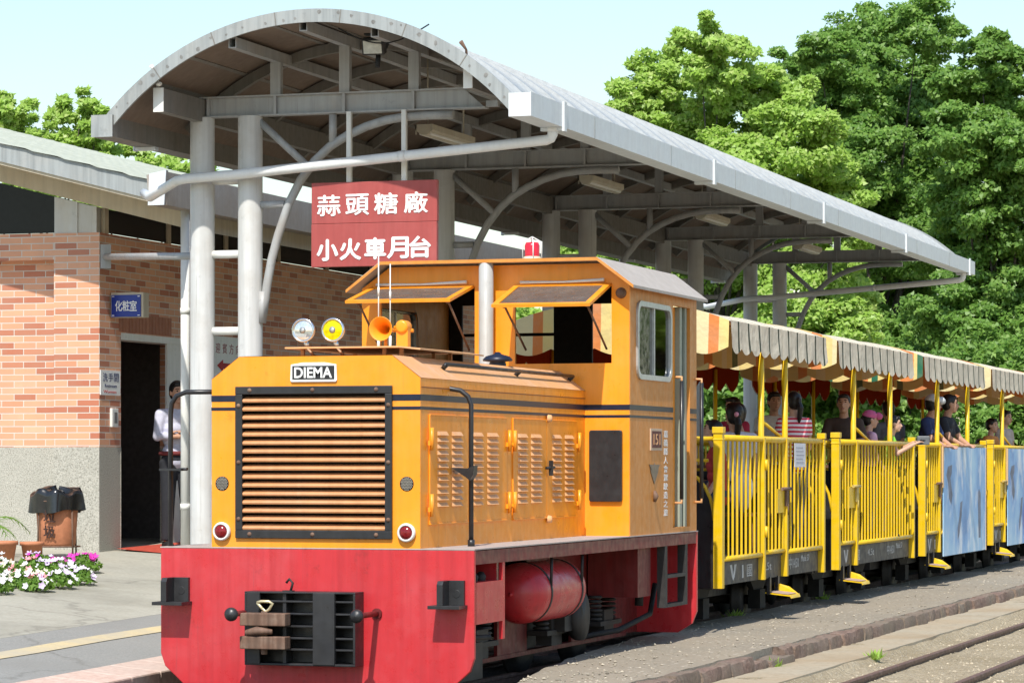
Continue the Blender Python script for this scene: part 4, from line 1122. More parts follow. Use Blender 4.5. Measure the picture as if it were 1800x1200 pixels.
# brick and granite, front (pier, recessed bay) and track side (with doorway)
g = MB(); gr = MB()
DY0, DY1 = 10.06, 11.24; DZ = 3.06
g.box(-6.5, BX, BY, BY + .5, 1.9, 4.04); gr.box(-6.5, BX, BY - .004, BY + .5, zf, 1.9)             # pier
g.box(-14, -6.5, BY + .03, BY + .3, 3.78, 4.045); g.box(-14, -6.5, BY + .20, BY + .4, 1.9, 3.78); gr.box(-14, -6.5, BY + .19, BY + .3, zf, 1.9)
g.box(BX - .25, BX - .0, BY + .5, DY0, 1.9, 4.04); gr.box(BX - .25, BX + .004, BY + .5, DY0, zf, 1.9)
g.box(BX - .25, BX, DY0, DY1 + .35, DZ, 4.04)
g.box(BX - .25, BX, DY1 + .35, BY1, 1.9, 4.04); gr.box(BX - .25, BX + .004, DY1 + .35, BY1, zf, 1.9)
g.box(-14, BX - .25, BY1 - .3, BY1, 1.9, 4.04); gr.box(-14, BX - .25, BY1 - .3, BY1, zf, 1.9)
g.build('brick_wall', BRICK, B); gr.build('granite_base', GRANITE, B)
g = MB()   # soldier course over the door
for k in range(16): y = DY0 - .05 + k * .082; g.box(BX, BX + .006, y, y + .074, DZ + .01, DZ + .20)
g.build('soldier_course', paint('brown_brick_tile', (.38, .15, .085), .65, (.5, .24, .14), .8, scale=8), B)
g = MB(); g.box(BX - .2, BX + .002, DY0, DY1 + .35, DZ - .07, DZ); g.box(BX - .035, BX - .01, DY1, DY1 + .35, .8, DZ - .07); d = g.build('door_frame', CREAMW, B)
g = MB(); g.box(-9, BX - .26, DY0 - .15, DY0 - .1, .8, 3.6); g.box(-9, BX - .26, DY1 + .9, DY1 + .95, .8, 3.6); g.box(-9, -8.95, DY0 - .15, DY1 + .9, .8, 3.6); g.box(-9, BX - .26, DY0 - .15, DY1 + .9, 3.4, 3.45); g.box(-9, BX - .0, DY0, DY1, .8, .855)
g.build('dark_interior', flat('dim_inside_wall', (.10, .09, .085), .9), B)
g = MB(); g.box(-6.9, -6.86, DY0 + .08, DY0 + .62, .84, 2.95); g.build('inner_door', BLACK, B)
# clerestory: dark glass, pale panels, soffit band, rake fascia, roof
g = MB(); g.add([(-14, BY + .06, 4.05), (-6.5, BY + .06, 4.05), (-6.5, BY + .06, soff(-6.5)), (-14, BY + .06, soff(-14))], [(0, 1, 2, 3)]); g.build('window', DARKGLASS, B)
g = MB(); g.prism([(-6.5, 4.04), (-6.06, 4.04), (-6.06, soff(-6.06)), (-6.5, soff(-6.5))], 'y', BY + .012, BY + .2)
for x in (-6.27, -6.06): g.prism([(x - .03, 4.04), (x + .03, 4.04), (x + .03, soff(x)), (x - .03, soff(x) + .01)], 'y', BY - .004, BY + .010)
g.build('pale_panel', paint('ribbed_grey_panel', (.56, .56, .53), .6, (.42, .34, .22), .5), B)
g = MB(); y = BY + .25
while y < BY1 - 1.2:
    g.add([(BX - .03, y, 4.05), (BX - .03, y + 1.45, 4.05), (BX - .03, y + 1.45, 4.29), (BX - .03, y, 4.29)], [(0, 1, 2, 3)]); y += 1.55
build_each(g, 'window', DARKGLASS, B)
g = MB(); y = BY + .15
while y < BY1 - .1: g.box(BX - .05, BX - .01, y, y + .09, 4.04, 4.30); y += 1.55
build_each(g, 'window_post', CREAMSTUCCO, B)
# eave line, roof ends and roof slope
EX = -5.07; RY0, RY1 = 8.78, 22.35
def rz(x): return 4.455 + .255 * (EX - x)
g = MB(); g.prism([(EX + .02, rz(EX) - .40), (EX + .02, rz(EX) - .02), (-14, rz(-14) - .02), (-14, rz(-14) - .40)], 'y', BY - .02, BY1 + .1); g.build('soffit_box', CREAMSTUCCO, B)
g = MB(); g.prism([(EX + .02, rz(EX) - .21), (EX + .02, rz(EX) - .18), (-14, rz(-14) - .18), (-14, rz(-14) - .21)], 'y', RY0 + .02, BY - .02); g.build('eave_soffit', CREAMSTUCCO, B)
g = MB(); g.prism([(EX, rz(EX) - .175), (EX, rz(EX) + .005), (-14, rz(-14) + .005), (-14, rz(-14) - .175)], 'y', RY0, RY0 + .02); g.prism([(EX, rz(EX) - .175), (EX, rz(EX) + .005), (-14, rz(-14) + .005), (-14, rz(-14) - .175)], 'y', RY1 - .02, RY1); build_each(g, 'rake_fascia', GALV, B)
NXR, NYR = 26, 56
def roof_pt(u, v):
    s = u * NXR; k = math.floor(s); f = s - k
    x = EX + .03 - 9 * u; y = RY0 - .03 + (RY1 - RY0 + .06) * v
    return (x, y, rz(x) + .016 - .016 * f + .008 * math.sin(v * NYR * 2 * math.pi))
g = MB(); g.grid(roof_pt, NXR * 4, NYR * 6); g.build('roof', ROOFTILE, B)
# eave gutter with its box at the near end, and the white downpipe
m_ = MB(); t_ = .01; x0, x1, z0, z1 = EX + .0, EX + .19, 4.215, 4.535
m_.prism([(x0 + .03, z0), (x1, z0), (x1 + .02, z1 + .01), (x0, z1 - .03)], 'y', 8.62, 8.66); m_.box(x1 - t_, x1 + .004, 8.66, RY1, z0, z1); m_.box(x0 + .03, x1 - t_, 8.66, RY1, z0, z0 + t_); m_.box(x0 + .025, x0 + .035, 8.66, RY1, z0 + t_, z1 - .06)
gt = m_.build('eave_gutter', paint('stained_grey_gutter', (.34, .30, .26), .55, (.28, .20, .13), .6), B)
m_ = MB(); m_.prism([(x0 + .02, z0 - .003), (x1 + .0, z0 - .003), (x1 + .02, z1 + .012), (x0 + .035, z1 - .02)], 'y', 8.607, 8.619); m_.build('end_cap', WHITEM, gt)
m_ = MB(); px, py = -4.975, 9.33; zb = plat(px, py); m_.tube([(px, py, z0), (px, py, zb)], .045, 16)
for z in (3.2, 1.28): m_.tube([(px, py, z), (px, py, z + .06)], .05, 16)
m_.build('downpipe', CREAMW, B)
# wall signs
t = thing('toilet_sign', (-5.8, 9.80, 3.1), 'small blue enamel sign with white Chinese lettering above the dark doorway', 'sign')
m_ = MB(); m_.box(-5.99, -5.63, 9.79, 9.93, 3.20, 3.45); m_.build('case', CREAMSTUCCO, t, bevel=.006)
m_ = MB(); m_.box(-5.975, -5.655, 9.778, 9.79, 3.205, 3.425); m_.build('plate', BLUEENAMEL, t)
m_ = MB()
for ch, x in zip('化粧室', (-5.895, -5.815, -5.735)): m_.text(ch, (x, 9.778, 3.315), .078, .105, (1, 0, 0), (0, 0, 1), .003, .012)
for x in (-5.955, -5.675):
    for z in (3.22, 3.41): m_.box(x - .012, x + .012, 9.775, 9.778, z - .004, z + .004)
m_.build('lettering', WHITE, t)
t = thing('notice', (-5.99, 9.72, 2.4), 'white notice with dark Chinese lettering on the brick beside the doorway', 'notice')
m_ = MB(); m_.box(BX, BX + .008, 9.56, 10.03, 2.42, 2.67); m_.build('plate', WHITE, t)
m_ = MB()
for ch, y in zip('洗手間', (9.67, 9.80, 9.93)): m_.text(ch, (BX + .008, y, 2.60), .11, .085, (0, 1, 0), (0, 0, 1), .002)
m_.text('Restroom', (BX + .008, 9.80, 2.515), .28, .035, (0, 1, 0), (0, 0, 1), .002); m_.build('lettering', flat('navy_ink', (.03, .04, .12), .6), t)
m_ = MB(); m_.text('Women', (BX + .008, 9.78, 2.455), .30, .03, (0, 1, 0), (0, 0, 1), .002); m_.build('red_lettering', flat('red_ink', (.5, .06, .05), .6), t)
t = thing('switch_box', (-5.99, 9.85, 2.1), 'small grey switch cover on the brick under the white notice', 'switch')
m_ = MB(); m_.box(BX, BX + .03, 9.79, 9.94, 2.10, 2.29); m_.build('cover', CREAMW, t, bevel=.006)
m_ = MB(); m_.box(BX + .03, BX + .036, 9.83, 9.90, 2.14, 2.25); m_.build('symbol', flat('dark_symbol', (.15, .15, .15)), t)
t = thing('direction_sign', (-5.95, 12.9, 2.5), 'white sign with red Chinese lettering and a red arrow pointing left, between the posts', 'sign')
m_ = MB(); m_.box(BX + .02, BX + .04, 12.2, 13.4, 2.55, 3.12); m_.build('board', paint('dull_white_board', (.78, .80, .77), .5), t)
m_ = MB()
for ch, y in zip('迎賓方向', (12.48, 12.67, 12.86, 13.05)): m_.text(ch, (BX + .04, y, 2.99), .12, .11, (0, 1, 0), (0, 0, 1), .002)
m_.build('lettering', flat('maroon_ink', (.30, .05, .06), .6), t)
m_ = MB(); m_.add([(BX + .043, 12.45, 2.80), (BX + .043, 12.62, 2.73), (BX + .043, 12.62, 2.77), (BX + .043, 13.1, 2.77), (BX + .043, 13.1, 2.83), (BX + .043, 12.62, 2.83), (BX + .043, 12.62, 2.87)], [(0, 1, 2, 3, 4, 5, 6)]); m_.build('arrow', flat('red_arrow_ink', (.42, .02, .03), .6), t)
g = MB(); g.grid(plat_pt(-5.98, -5.3, 9.9, 11.6, .006), 6, 3); o = g.build('red_floor', REDTILE); o['kind'] = 'structure'
# ================================================================== THE OPEN CARRIAGES
TR = 'open tourist carriages behind the locomotive'
YFLOOR = .90
STEP_GREY = flat('worn_step_tread', (.42, .30, .24), .8)
SILLTXT = flat('chalky_white_lettering', (.52, .52, .50), .8, .2)
DIRTYBLACK = paint('dusty_black_paint', (.045, .045, .048), .5, (.12, .115, .11), .7, scale=5)
WOOD = paint('brown_bench_slats', (.16, .075, .04), .6, (.28, .16, .09), .6, scale=6)
LATCHM = paint('worn_yellow_latch', (.55, .42, .12), .5, (.3, .16, .07), .9); TRIMM = paint('pinkish_trim', (.62, .42, .22), .5); FIGM = flat('grey_violet_paint', (.19, .22, .29), .6, .35, 9)
def scallop(t, n): return abs(math.sin(math.pi * n * t))

def carriage(y0, label, door, panel=None, ln=4.22, seed=0, poles=(1.65, 2.6), awn=0):
    AWNING = AWNINGS[awn]
    r = random.Random(seed)
    c = thing('passenger_carriage', (0, y0 + ln / 2, .2), label, 'carriage', TR)
    X = 1.0
    m = MB()
    for s in (-1, 1): m.box(s * .93, s * .975, y0 + .06, y0 + ln - .06, .69, .885)
    m.box(-.93, .93, y0 + .06, y0 + .11, .66, .885); m.box(-.93, .93, y0 + ln - .11, y0 + ln - .06, .66, .885)
    m.box(-.35, .35, y0 + .2, y0 + ln - .2, .5, .69)
    sill = m.build('underframe', DIRTYBLACK, c)
    m = MB(); m.box(-.99, .99, y0 + .02, y0 + ln - .02, .885, .91); m.build('floor', GREASE, c)
    # lettering on the sill
    m = MB(); q = y0 + .62
    m.prism([(q - .12, .855), (q - .05, .855), (q, .76), (q + .05, .855), (q + .12, .855), (q + .05, .75), (q, .715), (q - .05, .75)], 'x', .9755, .9775)
    m.text('1', (.9755, q + .36, .785), .05, .115, (0, 1, 0), (0, 0, 1), .002); m.text('國', (.9755, q + .62, .785), .20, .11, (0, 1, 0), (0, 0, 1), .002)
    m.text('4.5t', (.9755, q + 1.32, .80), .34, .07, (0, 1, 0), (0, 0, 1), .002)
    m.text('中1450', (.9755, q + 2.45, .80), .42, .115, (0, 1, 0), (0, 0, 1), .002); m.text('Made 57', (.9755, q + 2.95, .83), .36, .06, (0, 1, 0), (0, 0, 1), .002)
    m.build('lettering', SILLTXT, sill)
    # end panels: black plate with a round-topped opening edged in yellow
    for (ye, s) in ((y0 + .03, -1), (y0 + ln - .03, 1)):
        m = MB(); P = [(-.95, .67), (.95, .67), (.95, 1.25)] + [(.95 - .30 * (1 - math.cos(rad(a))), 1.25 + .42 * math.sin(rad(a))) for a in range(10, 91, 16)] + [(-.65 - .30 * math.cos(rad(a)), 1.25 + .42 * math.sin(rad(a))) for a in range(90, 0, -16)] + [(-.95, 1.25)]
        m.prism(P, 'y', ye - .012, ye + .012); e = m.build('end_panel', BLACK, c)
        m = MB(); m.tube([(p[0], ye, p[1]) for p in P[2:]], .017, 6); m.build('yellow_edging', YELLOW, e)
        m = MB(); m.tube([(-X, ye - .0, 1.945), (X, ye, 1.945)], .02, 8); m.tube([(-X + .1, ye, 1.78), (X - .1, ye, 1.76)], .014, 8); m.build('end_rail', YELLOW, c)
    # corner posts
    for (yy, hh, w) in ((y0, 2.045, .040), (y0 + ln, 2.03, .032)):
        for s in (-1, 1):
            m = MB(); m.box(s * X - w, s * X + w, yy - w, yy + w, .67, hh - .06); m.box(s * X - w - .008, s * X + w + .008, yy - w - .008, yy + w + .008, hh - .055, hh)
            m.box(s * X - w - .004, s * X + w + .004, yy - w - .004, yy + w + .004, hh - .115, hh - .10); m.build('corner_post', YELLOW, c, bevel=.004)
    # railings with bars
    for s in (-1, 1):
        m = MB(); d0, d1 = y0 + door[0], y0 + door[1]
        m.tube([(s * X, y0 + .05, 1.953), (s * X, y0 + ln - .04, 1.953)], .027, 10); m.tube([(s * X, y0 + .05, .915), (s * X, d0, .915)], .024, 10); m.tube([(s * X, d1, .915), (s * X, y0 + ln - .04, .915)], .024, 10)
        k = 0; yy = y0 + .17
        while yy < y0 + ln - .08:
            if not (d0 - .03 < yy < d1 + .03): m.tube([(s * X, yy, .915), (s * X, yy, 1.95)], .0125, 6, caps=False)
            yy += .165
        for yy in (d0, d1): m.box(s * X - .032, s * X + .032, yy - .03, yy + .03, .69, 1.965)
        m.build('railing', YELLOW, c)
        m = MB(); m.tube([(s * X, d0 + .035, 1.94), (s * X, d1 - .035, 1.94)], .02, 8); m.tube([(s * X, d0 + .035, .93), (s * X, d1 - .035, .93)], .022, 8)
        yy = d0 + .11
        while yy < d1 - .05: m.tube([(s * X, yy, .93), (s * X, yy, 1.94)], .0125, 6, caps=False); yy += .15
        m.box(s * X - .012, s * X + .012, d1 - .34, d1 - .04, 1.28, 1.50)
        dr = m.build('door', YELLOW, c)
        m = MB(); m.tube([(s * (X + .03), d1 - .22, 1.50), (s * (X + .03), d1 + .14, 1.50)], .016, 8); m.obox((s * (X + .025), d1 + .0, 1.42), (.02, .10, .16), (0, 0, 0)); m.tube([(s * (X + .03), d1 + .02, 1.36), (s * (X + .03), d1 + .02, 1.26)], .012, 6)
        m.build('latch', RUSTY if seed % 2 else LATCHM, dr)
        m = MB()
        for z in (1.72, 1.12): m.tube([(s * (X + .04), d0, z - .05), (s * (X + .04), d0, z + .05)], .016, 8)
        build_each(m, 'hinge', YELLOW, dr)
        # step below the door
        ys = (d0 + d1) / 2 + .12
        if s == 1:
            m = MB(); m.slab((X - .06, ys - .18, .56), (X + .17, ys - .18, .535), (X + .17, ys + .19, .535), (X - .06, ys + .19, .56), .012)
            m.slab((X + .165, ys - .18, .535), (X + .17, ys + .19, .535), (X + .18, ys + .19, .505), (X + .18, ys - .18, .505), .008)
            m.add([(X + .17, ys + .19, .535), (X - .06, ys + .19, .56), (X - .06, ys + .20, .64), (X + .08, ys + .20, .60)], [(0, 1, 2, 3)])
            st = m.build('step', YELLOW, c)
            m = MB(); m.slab((X - .05, ys - .17, .566), (X + .155, ys - .17, .5435), (X + .155, ys + .18, .5435), (X - .05, ys + .18, .566), .003); m.build('tread', STEP_GREY, st)
            m = MB()
            for dy in (-.16, .18): m.box(X - .045, X - .015, ys + dy - .03, ys + dy + .03, .54, .70)
            build_each(m, 'step_hanger', BLACK, st)
    if panel:
        m = MB(); m.box(X + .035, X + .045, y0 + door[1] + .12, y0 + ln - .10, .635, 1.935); pn = m.build('mural_panel', panel, c)
        m = MB(); xx = X + .0462
        def blob(pts, mm=m): mm.add([(xx, y0 + door[1] + .12 + a, b) for a, b in pts], [tuple(range(len(pts)))])
        w = ln - door[1] - .22
        blob([(w * .06, 1.60), (w * .10, 1.70), (w * .19, 1.72), (w * .18, 1.62), (w * .15, 1.56), (w * .20, 1.36), (w * .17, 1.24), (w * .12, 1.32), (w * .10, 1.50)]); blob([(w * .38, 1.26), (w * .43, 1.28), (w * .41, 1.10), (w * .36, .88), (w * .32, .80), (w * .32, .96), (w * .36, 1.10)])
        blob([(w * .80, 1.36), (w * .83, 1.42), (w * .87, 1.36), (w * .875, 1.10), (w * .87, .80), (w * .82, .80), (w * .81, 1.1)])
        build_each(m, 'painted_figure', FIGM, pn)
        m = MB(); m.box(X + .03, X + .05, y0 + door[1] + .07, y0 + door[1] + .12, 1.45, 1.94); m.box(X + .03, X + .05, y0 + ln - .10, y0 + ln - .07, .63, 1.94); build_each(m, 'panel_edge', TRIMM, pn)
    # roof poles and hoops
    for dy in poles:
        for s in (-1, 1):
            m = MB(); m.tube([(s * (X - .02), y0 + dy, .9), (s * (X - .02), y0 + dy, 2.78)], .028 if s > 0 else .024, 10); m.build('pole', YELLOW, c)
    m = MB()
    for s in (-1, 1): m.tube([(s * (X - .03), y0 + poles[0] + .05, 2.12), (s * (X - .05), y0 + poles[0] + 1.0, 1.97)], .016, 8)
    build_each(m, 'brace_rail', YELLOW, c)
    def prof(s, inset=0.0):      # s in -1..1 across the roof, returns x, z
        X2 = 1.0 - inset; a = abs(s)
        x = X2 * s; z = 2.965 + .17 * (1 - a ** 2.4) - inset
        return x, z
    aoff = .38 if awn == 0 else .06
    ya, yb = y0 + aoff, y0 + ln + aoff * .5 - .02
    m = MB()
    for dy in (0.02, .5, 1): m.tube([(prof(-1 + k / 8, .03)[0], ya + (yb - ya) * dy + (.03 if dy < .4 else -.03), prof(-1 + k / 8, .03)[1]) for k in range(17)], .014, 6)
    for s in (-1, -.5, 0, .5, 1): x, z = prof(s * .98, .03); m.tube([(x, ya, z), (x, yb, z)], .012, 6)
    m.build('roof_hoops', YELLOW, c)
    # canvas awning: top, near and far valances with scalloped hems, end flaps
    m = MB()
    def top(u, v):
        x, z = prof(-1 + 2 * v); y = ya + (yb - ya) * u
        return (x, y, z + .012 * math.sin(u * 14 + v * 5 + seed) * (1 - abs(2 * v - 1)) - .012 * math.sin(u * math.pi * 2) ** 2)
    m.grid(top, 28, 24); aw = m.build('awning', AWNING, c)
    m = MB(); m.grid(lambda u, v: (top(u, v)[0] * .985, ya + .02 + (yb - ya - .04) * u, top(u, v)[2] - .035), 14, 24); m.build('backlit_layer', BACKLIT, aw)  # added layer: darkens the underside and glows orange
    for s in (-1, 1):
        n = 11 if s > 0 else 7; dp = .285 if s > 0 else .42; sc_ = .05 if s > 0 else .10
        m = MB()
        def val(u, v, s=s):
            x, z = prof(s); y = ya + (yb - ya) * u
            hem = dp - sc_ * (1 - scallop(u, n))
            fold = .003 * math.sin(u * n * 2 * math.pi * 1.0 + 1 + seed) * v + .003 * math.sin(u * 23 + v * 3)
            return (x + s * (.012 + .012 * v ** 1.5 + fold), y, z + .004 - hem * v)
        m.grid(val, 132, 7); m.build('side_valance', AWNING, aw)
        if s < 0: m = MB(); m.grid(lambda u, v: (val(u, v)[0] + .015, val(u, v)[1], val(u, v)[2]), 132, 7); m.build('backlit_valance_layer', BACKLIT, aw)
    for (ye, s) in ((ya, -1), (yb, 1)):
        m = MB()
        def endf(u, v, ye=ye, s=s):
            x, z = prof(-1 + 2 * u); hem = (z - 2.965) + .29 - .06 * (1 - scallop(u, 5))
            return (x, ye + s * (.006 + .03 * v + .012 * math.sin(u * 21 + seed) * v), z + .003 - hem * v)
        m.grid(endf, 60, 6); m.build('end_valance', AWNING, aw)
    # benches along both sides, seen through the bars
    for yb_ in (y0 + .35, y0 + 1.3, y0 + 2.35, y0 + 3.35):
        m = MB(); m.box(-.92, -.15, yb_, yb_ + .38, 1.30, 1.335); m.box(-.92, -.15, yb_ + .38, yb_ + .41, 1.3, 1.72); m.box(-.9, -.86, yb_ + .05, yb_ + .33, .91, 1.30); m.box(-.2, -.16, yb_ + .05, yb_ + .33, .91, 1.30)
        m.build('bench', WOOD, c)
    # running gear
    for yy in (y0 + 1.0, y0 + ln - 1.0):
        m = MB()
        for s in (-1, 1): m.lathe([(0, 0), (.10, 0), (.19, .015), (.24, -.01), (.245, -.06), (.275, -.07), (.275, -.095), (0, -.095)], (s * .475, yy, .44), (s, 0, 0), 26)
        m.tube([(-.5, yy, .44), (.5, yy, .44)], .045, 8); m.build('wheel_pair', GREASE, c)
        for s in (-1, 1):
            m = MB()
            m.box(s * .52, s * .64, yy - .11, yy + .11, .36, .54); m.prism([(yy - .42, .68), (yy + .42, .68), (yy + .2, .54), (yy - .2, .54)], 'x', s * .55, s * .60)
            m.build('axle_box', BLACK_M, c)
    m = MB(); m.box(-.1, .1, y0 - .36, y0 + .1, .52, .62); m.box(-.1, .1, y0 + ln - .1, y0 + ln + .34, .52, .62); m.build('coupler', GREASE, c)
    return c
carriage(6.92, 'yellow barred open carriage with striped awning, directly behind the locomotive', (1.62, 2.55), None, seed=1, poles=(1.68, 2.66))
carriage(11.83, 'yellow barred open carriage with its gate at the near end, second behind the locomotive', (.06, .95), None, seed=2, awn=1, poles=(.98, 3.0))
carriage(16.72, 'open carriage with a pale blue painted panel, third behind the locomotive', (.06, 1.06), MURAL_A, ln=4.45, seed=3, awn=2, poles=(1.1, 3.3))
carriage(21.75, 'open carriage with a deep blue painted panel, at the right edge of the photo', (.06, 1.10), MURAL_B, ln=4.45, seed=4, awn=3, poles=(1.12, 3.4))
carriage(26.75, 'farthest open carriage, hidden behind the one with the deep blue panel', (.06, 1.10), MURAL_B, ln=4.45, seed=5, awn=1, poles=(1.12, 3.4))

t = thing('paper_notice', (1.03, 9.7, 1.7), 'sheet of paper taped to the bars of the first carriage', 'notice')
m = MB(); m.box(1.036, 1.039, 9.74, 10.22, 1.70, 1.925); m.build('sheet', flat('white_paper', (.66, .66, .70), .7, .05), t)
m = MB()
for k in range(5): m.box(1.039, 1.0405, 9.80, 10.1 + .03 * (k % 3), 1.88 - k * .035, 1.888 - k * .035)
m.build('printed_lines', flat('grey_print', (.35, .35, .42)), t)
# it lies on the end of a bench board
m = MB(); m.box(.50, .93, 8.70, 9.2, 1.255, 1.283); m.box(.86, .90, 8.75, 9.15, .91, 1.255); m.build('side_bench', WOOD, bpy.data.objects['passenger_carriage'])
t = thing('white_bag', (.72, 8.95, 1.28), 'crumpled white plastic bag behind the bars of the first carriage', 'bag')
m = MB(); rr = random.Random(8)
def bagf(u, v):
    a = 2 * math.pi * u; ph = math.pi * v; rad_ = .13 * (1 + .18 * math.sin(3 * a + 5 * v) + .08 * math.sin(7 * a))
    return (.72 + rad_ * .7 * math.sin(ph) * math.cos(a), 8.95 + rad_ * 1.3 * math.sin(ph) * math.sin(a), 1.47 + .19 * math.cos(ph))
m.grid(bagf, 28, 14); m.build('bag', flat('white_plastic', (.74, .75, .77), .4, .05), t)
# ================================================================== PEOPLE
def remeshed(mb, name, mat, voxel, parent, smooth=6):
    tmp = mb.build(name, mat, parent)
    md = tmp.modifiers.new('r', 'REMESH'); md.mode = 'VOXEL'; md.voxel_size = voxel; md.use_smooth_shade = True
    if smooth: s_ = tmp.modifiers.new('s', 'SMOOTH'); s_.iterations = smooth; s_.factor = .5
    dg = bpy.context.evaluated_depsgraph_get()
    me = bpy.data.meshes.new_from_object(tmp.evaluated_get(dg))
    old = tmp.data; tmp.modifiers.clear(); tmp.data = me; me.name = name; bpy.data.meshes.remove(old)
    return tmp

def person(loc, rz, H, label, shirt, trousers, skin=None, sit=False, hair='short', arms=None, lean=0.0, tilt=0.0, sleeve=.5, group=None, shoes=None, look=0.0, belt=None):
    """loc: floor point under the hips; faces local +Y turned by rz (degrees). arms: [(elbow, wrist, tip)] for left/right as fractions of 1.72 m"""
    skin = skin or SKIN
    t = thing('person', loc, label, 'person', group)
    k = H / 1.72; R = Matrix.Rotation(rad(rz), 3, 'Z'); O = Vector(loc)
    W = lambda p: O + R @ (Vector(p) * k)
    hip = .53 if sit else .92
    def tp(x, y, z):      # torso point, leaning forward from the hips
        h = max(z - hip, 0); return Vector((x, y + math.sin(lean) * h, hip + h * math.cos(lean) if z > hip else z))
    sh = [tp(-.175, 0, hip + .475), tp(.175, 0, hip + .475)]
    arms = arms or [((-.22, .03, hip + .20), (-.20, .16, hip + .02), (-.18, .25, hip - .03)), ((.22, .03, hip + .20), (.20, .16, hip + .02), (.18, .25, hip - .03))]
    hc = tp(0, .03, hip + .705); nb = tp(0, -.005, hip + .52)
    HR = Matrix.Rotation(rad(rz), 3, 'Z') @ Matrix.Rotation(look, 3, 'Z') @ Matrix.Rotation(-tilt, 3, 'X')
    HW = lambda p: W(hc) + HR @ (Vector(p) * k)
    Mh = HR
    b = MB()
    # head: skull, face, jaw, nose, ears
    b.ell(HW((0, -.008, .022)), (.076 * k, .094 * k, .098 * k), 18, 12, Mh); b.ell(HW((0, .018, -.030)), (.062 * k, .070 * k, .085 * k), 16, 10, Mh); b.ell(HW((0, .055, -.088)), (.034 * k, .03 * k, .026 * k), 10, 8, Mh)
    b.tube([HW((0, .082, .012)), HW((0, .098, -.018)), HW((0, .106, -.034)), HW((0, .088, -.042))], [.010 * k, .013 * k, .017 * k, .012 * k], 8)
    b.ell(HW((0, .083, -.064)), (.026 * k, .012 * k, .010 * k), 10, 6, Mh); b.ell(HW((0, .075, .036)), (.055 * k, .014 * k, .012 * k), 10, 6, Mh)
    for s in (-1, 1): b.ell(HW((s * .076, -.008, -.005)), (.012 * k, .022 * k, .032 * k), 8, 8, Mh)
    b.tube([HW((0, -.012, -.06)), W(nb), W(tp(0, -.01, hip + .40))], [.050 * k, .056 * k, .09 * k], 14)
    # torso
    for z, rx, ry in ((.02, .155, .11), (.12, .14, .10), (.24, .145, .105), (.34, .165, .112), (.43, .155, .095)):
        b.ell(W(tp(0, 0, hip + z)), (rx * k, ry * k, .10 * k), 16, 8, R)
    b.tube([W(sh[0]), W(tp(0, 0, hip + .485)), W(sh[1])], [.055 * k, .07 * k, .055 * k], 12)
    legs = []
    for s in (-1, 1):
        if sit: P = [(s * .09, 0, hip), (s * .12, .42, hip + .01), (s * .12, .43, .08)]; foot = [(s * .12, .40, .05), (s * .125, .60, .035)]
        else: P = [(s * .09, 0, hip), (s * .10, .015, .50), (s * .105, -.015, .09)]; foot = [(s * .105, -.05, .045), (s * .12, .15, .035)]
        legs.append((P, foot)); b.tube([W(p) for p in P], [.088 * k, .056 * k, .038 * k], 12); b.tube([W(p) for p in foot], [.040 * k, .030 * k], 10); b.ell(W(P[1]), .058 * k, 10, 8)
    for i, s in enumerate((-1, 1)):
        e, w, h = [Vector(p) for p in arms[i]]
        b.tube([W(sh[i]), W(e), W(w)], [.052 * k, .041 * k, .027 * k], 12); b.ell(W(e), .042 * k, 10, 8); b.ell(W(sh[i]), .056 * k, 10, 8)
        d = (h - w).normalized(); fa = (w - e).normalized()
        side = d.cross(Vector((0, 0, 1)) if abs(d.z) < .9 else Vector((0, 1, 0))).normalized(); nrm = side.cross(d).normalized()
        pc = w + d * .045
        Mp = Matrix((side, d, nrm)).transposed()
        b.ell(W(pc), (.040 * k, .050 * k, .018 * k), 12, 8, R @ Mp)
        for q in range(4):
            o_ = side * (-.028 + .019 * q); ln = (.055, .066, .062, .048)[q]; r0 = .0095 * k
            p0 = w + d * .078 + o_; p1 = p0 + d * ln * .5 - nrm * .008; p2 = p1 + d * ln * .5 - nrm * .024
            b.tube([W(w + d * .05 + o_ * .8), W(p0), W(p1), W(p2)], [r0, r0, r0 * .95, r0 * .8], 8); b.ell(W(p2), r0 * .8, 6, 5)
        q0 = w + d * .03 - side * .030; q1 = q0 - side * .026 + d * .026; q2 = q1 + d * .03 - nrm * .012
        b.tube([W(q0), W(q1), W(q2)], [.013 * k, .011 * k, .009 * k], 8); b.ell(W(q2), .009 * k, 6, 5)
    body = remeshed(b, 'body', skin, .0085 * k, t, 3)
    # clothes
    b = MB()
    for z, rx, ry in ((.0, .165, .122), (.10, .157, .115), (.22, .158, .118), (.33, .176, .124), (.42, .168, .108)):
        b.ell(W(tp(0, 0, hip + z)), (rx * k, ry * k, .105 * k), 18, 8, R)
    b.tube([W(sh[0]), W(tp(0, 0, hip + .48)), W(sh[1])], [.062 * k, .078 * k, .062 * k], 12)
    b.tube([W(tp(0, -.01, hip + .46)), W(tp(0, -.008, hip + .535))], [.09 * k, .062 * k], 14)
    for i in range(2):
        e, w, h = [Vector(p) for p in arms[i]]; b.ell(W(sh[i]), .065 * k, 12, 8)
        if sleeve <= 1: b.tube([W(sh[i]), W(sh[i].lerp(e, sleeve))], [.064 * k, .060 * k], 12)
        else: b.tube([W(sh[i]), W(e), W(e.lerp(w, sleeve - 1))], [.064 * k, .053 * k, .043 * k], 12); b.ell(W(e), .052 * k, 10, 8)
    remeshed(b, 'shirt', shirt, .011 * k, t, 5)
    b = MB(); b.ell(W((0, 0, hip + .02)), (.168 * k, .125 * k, .11 * k), 18, 8, R)
    for P, foot in legs:
        Q = [Vector(p) for p in P]; b.tube([W(Q[0]), W(Q[1]), W(Q[2])], [.10 * k, .072 * k, .060 * k], 14); b.ell(W(Q[1]), .072 * k, 10, 8)
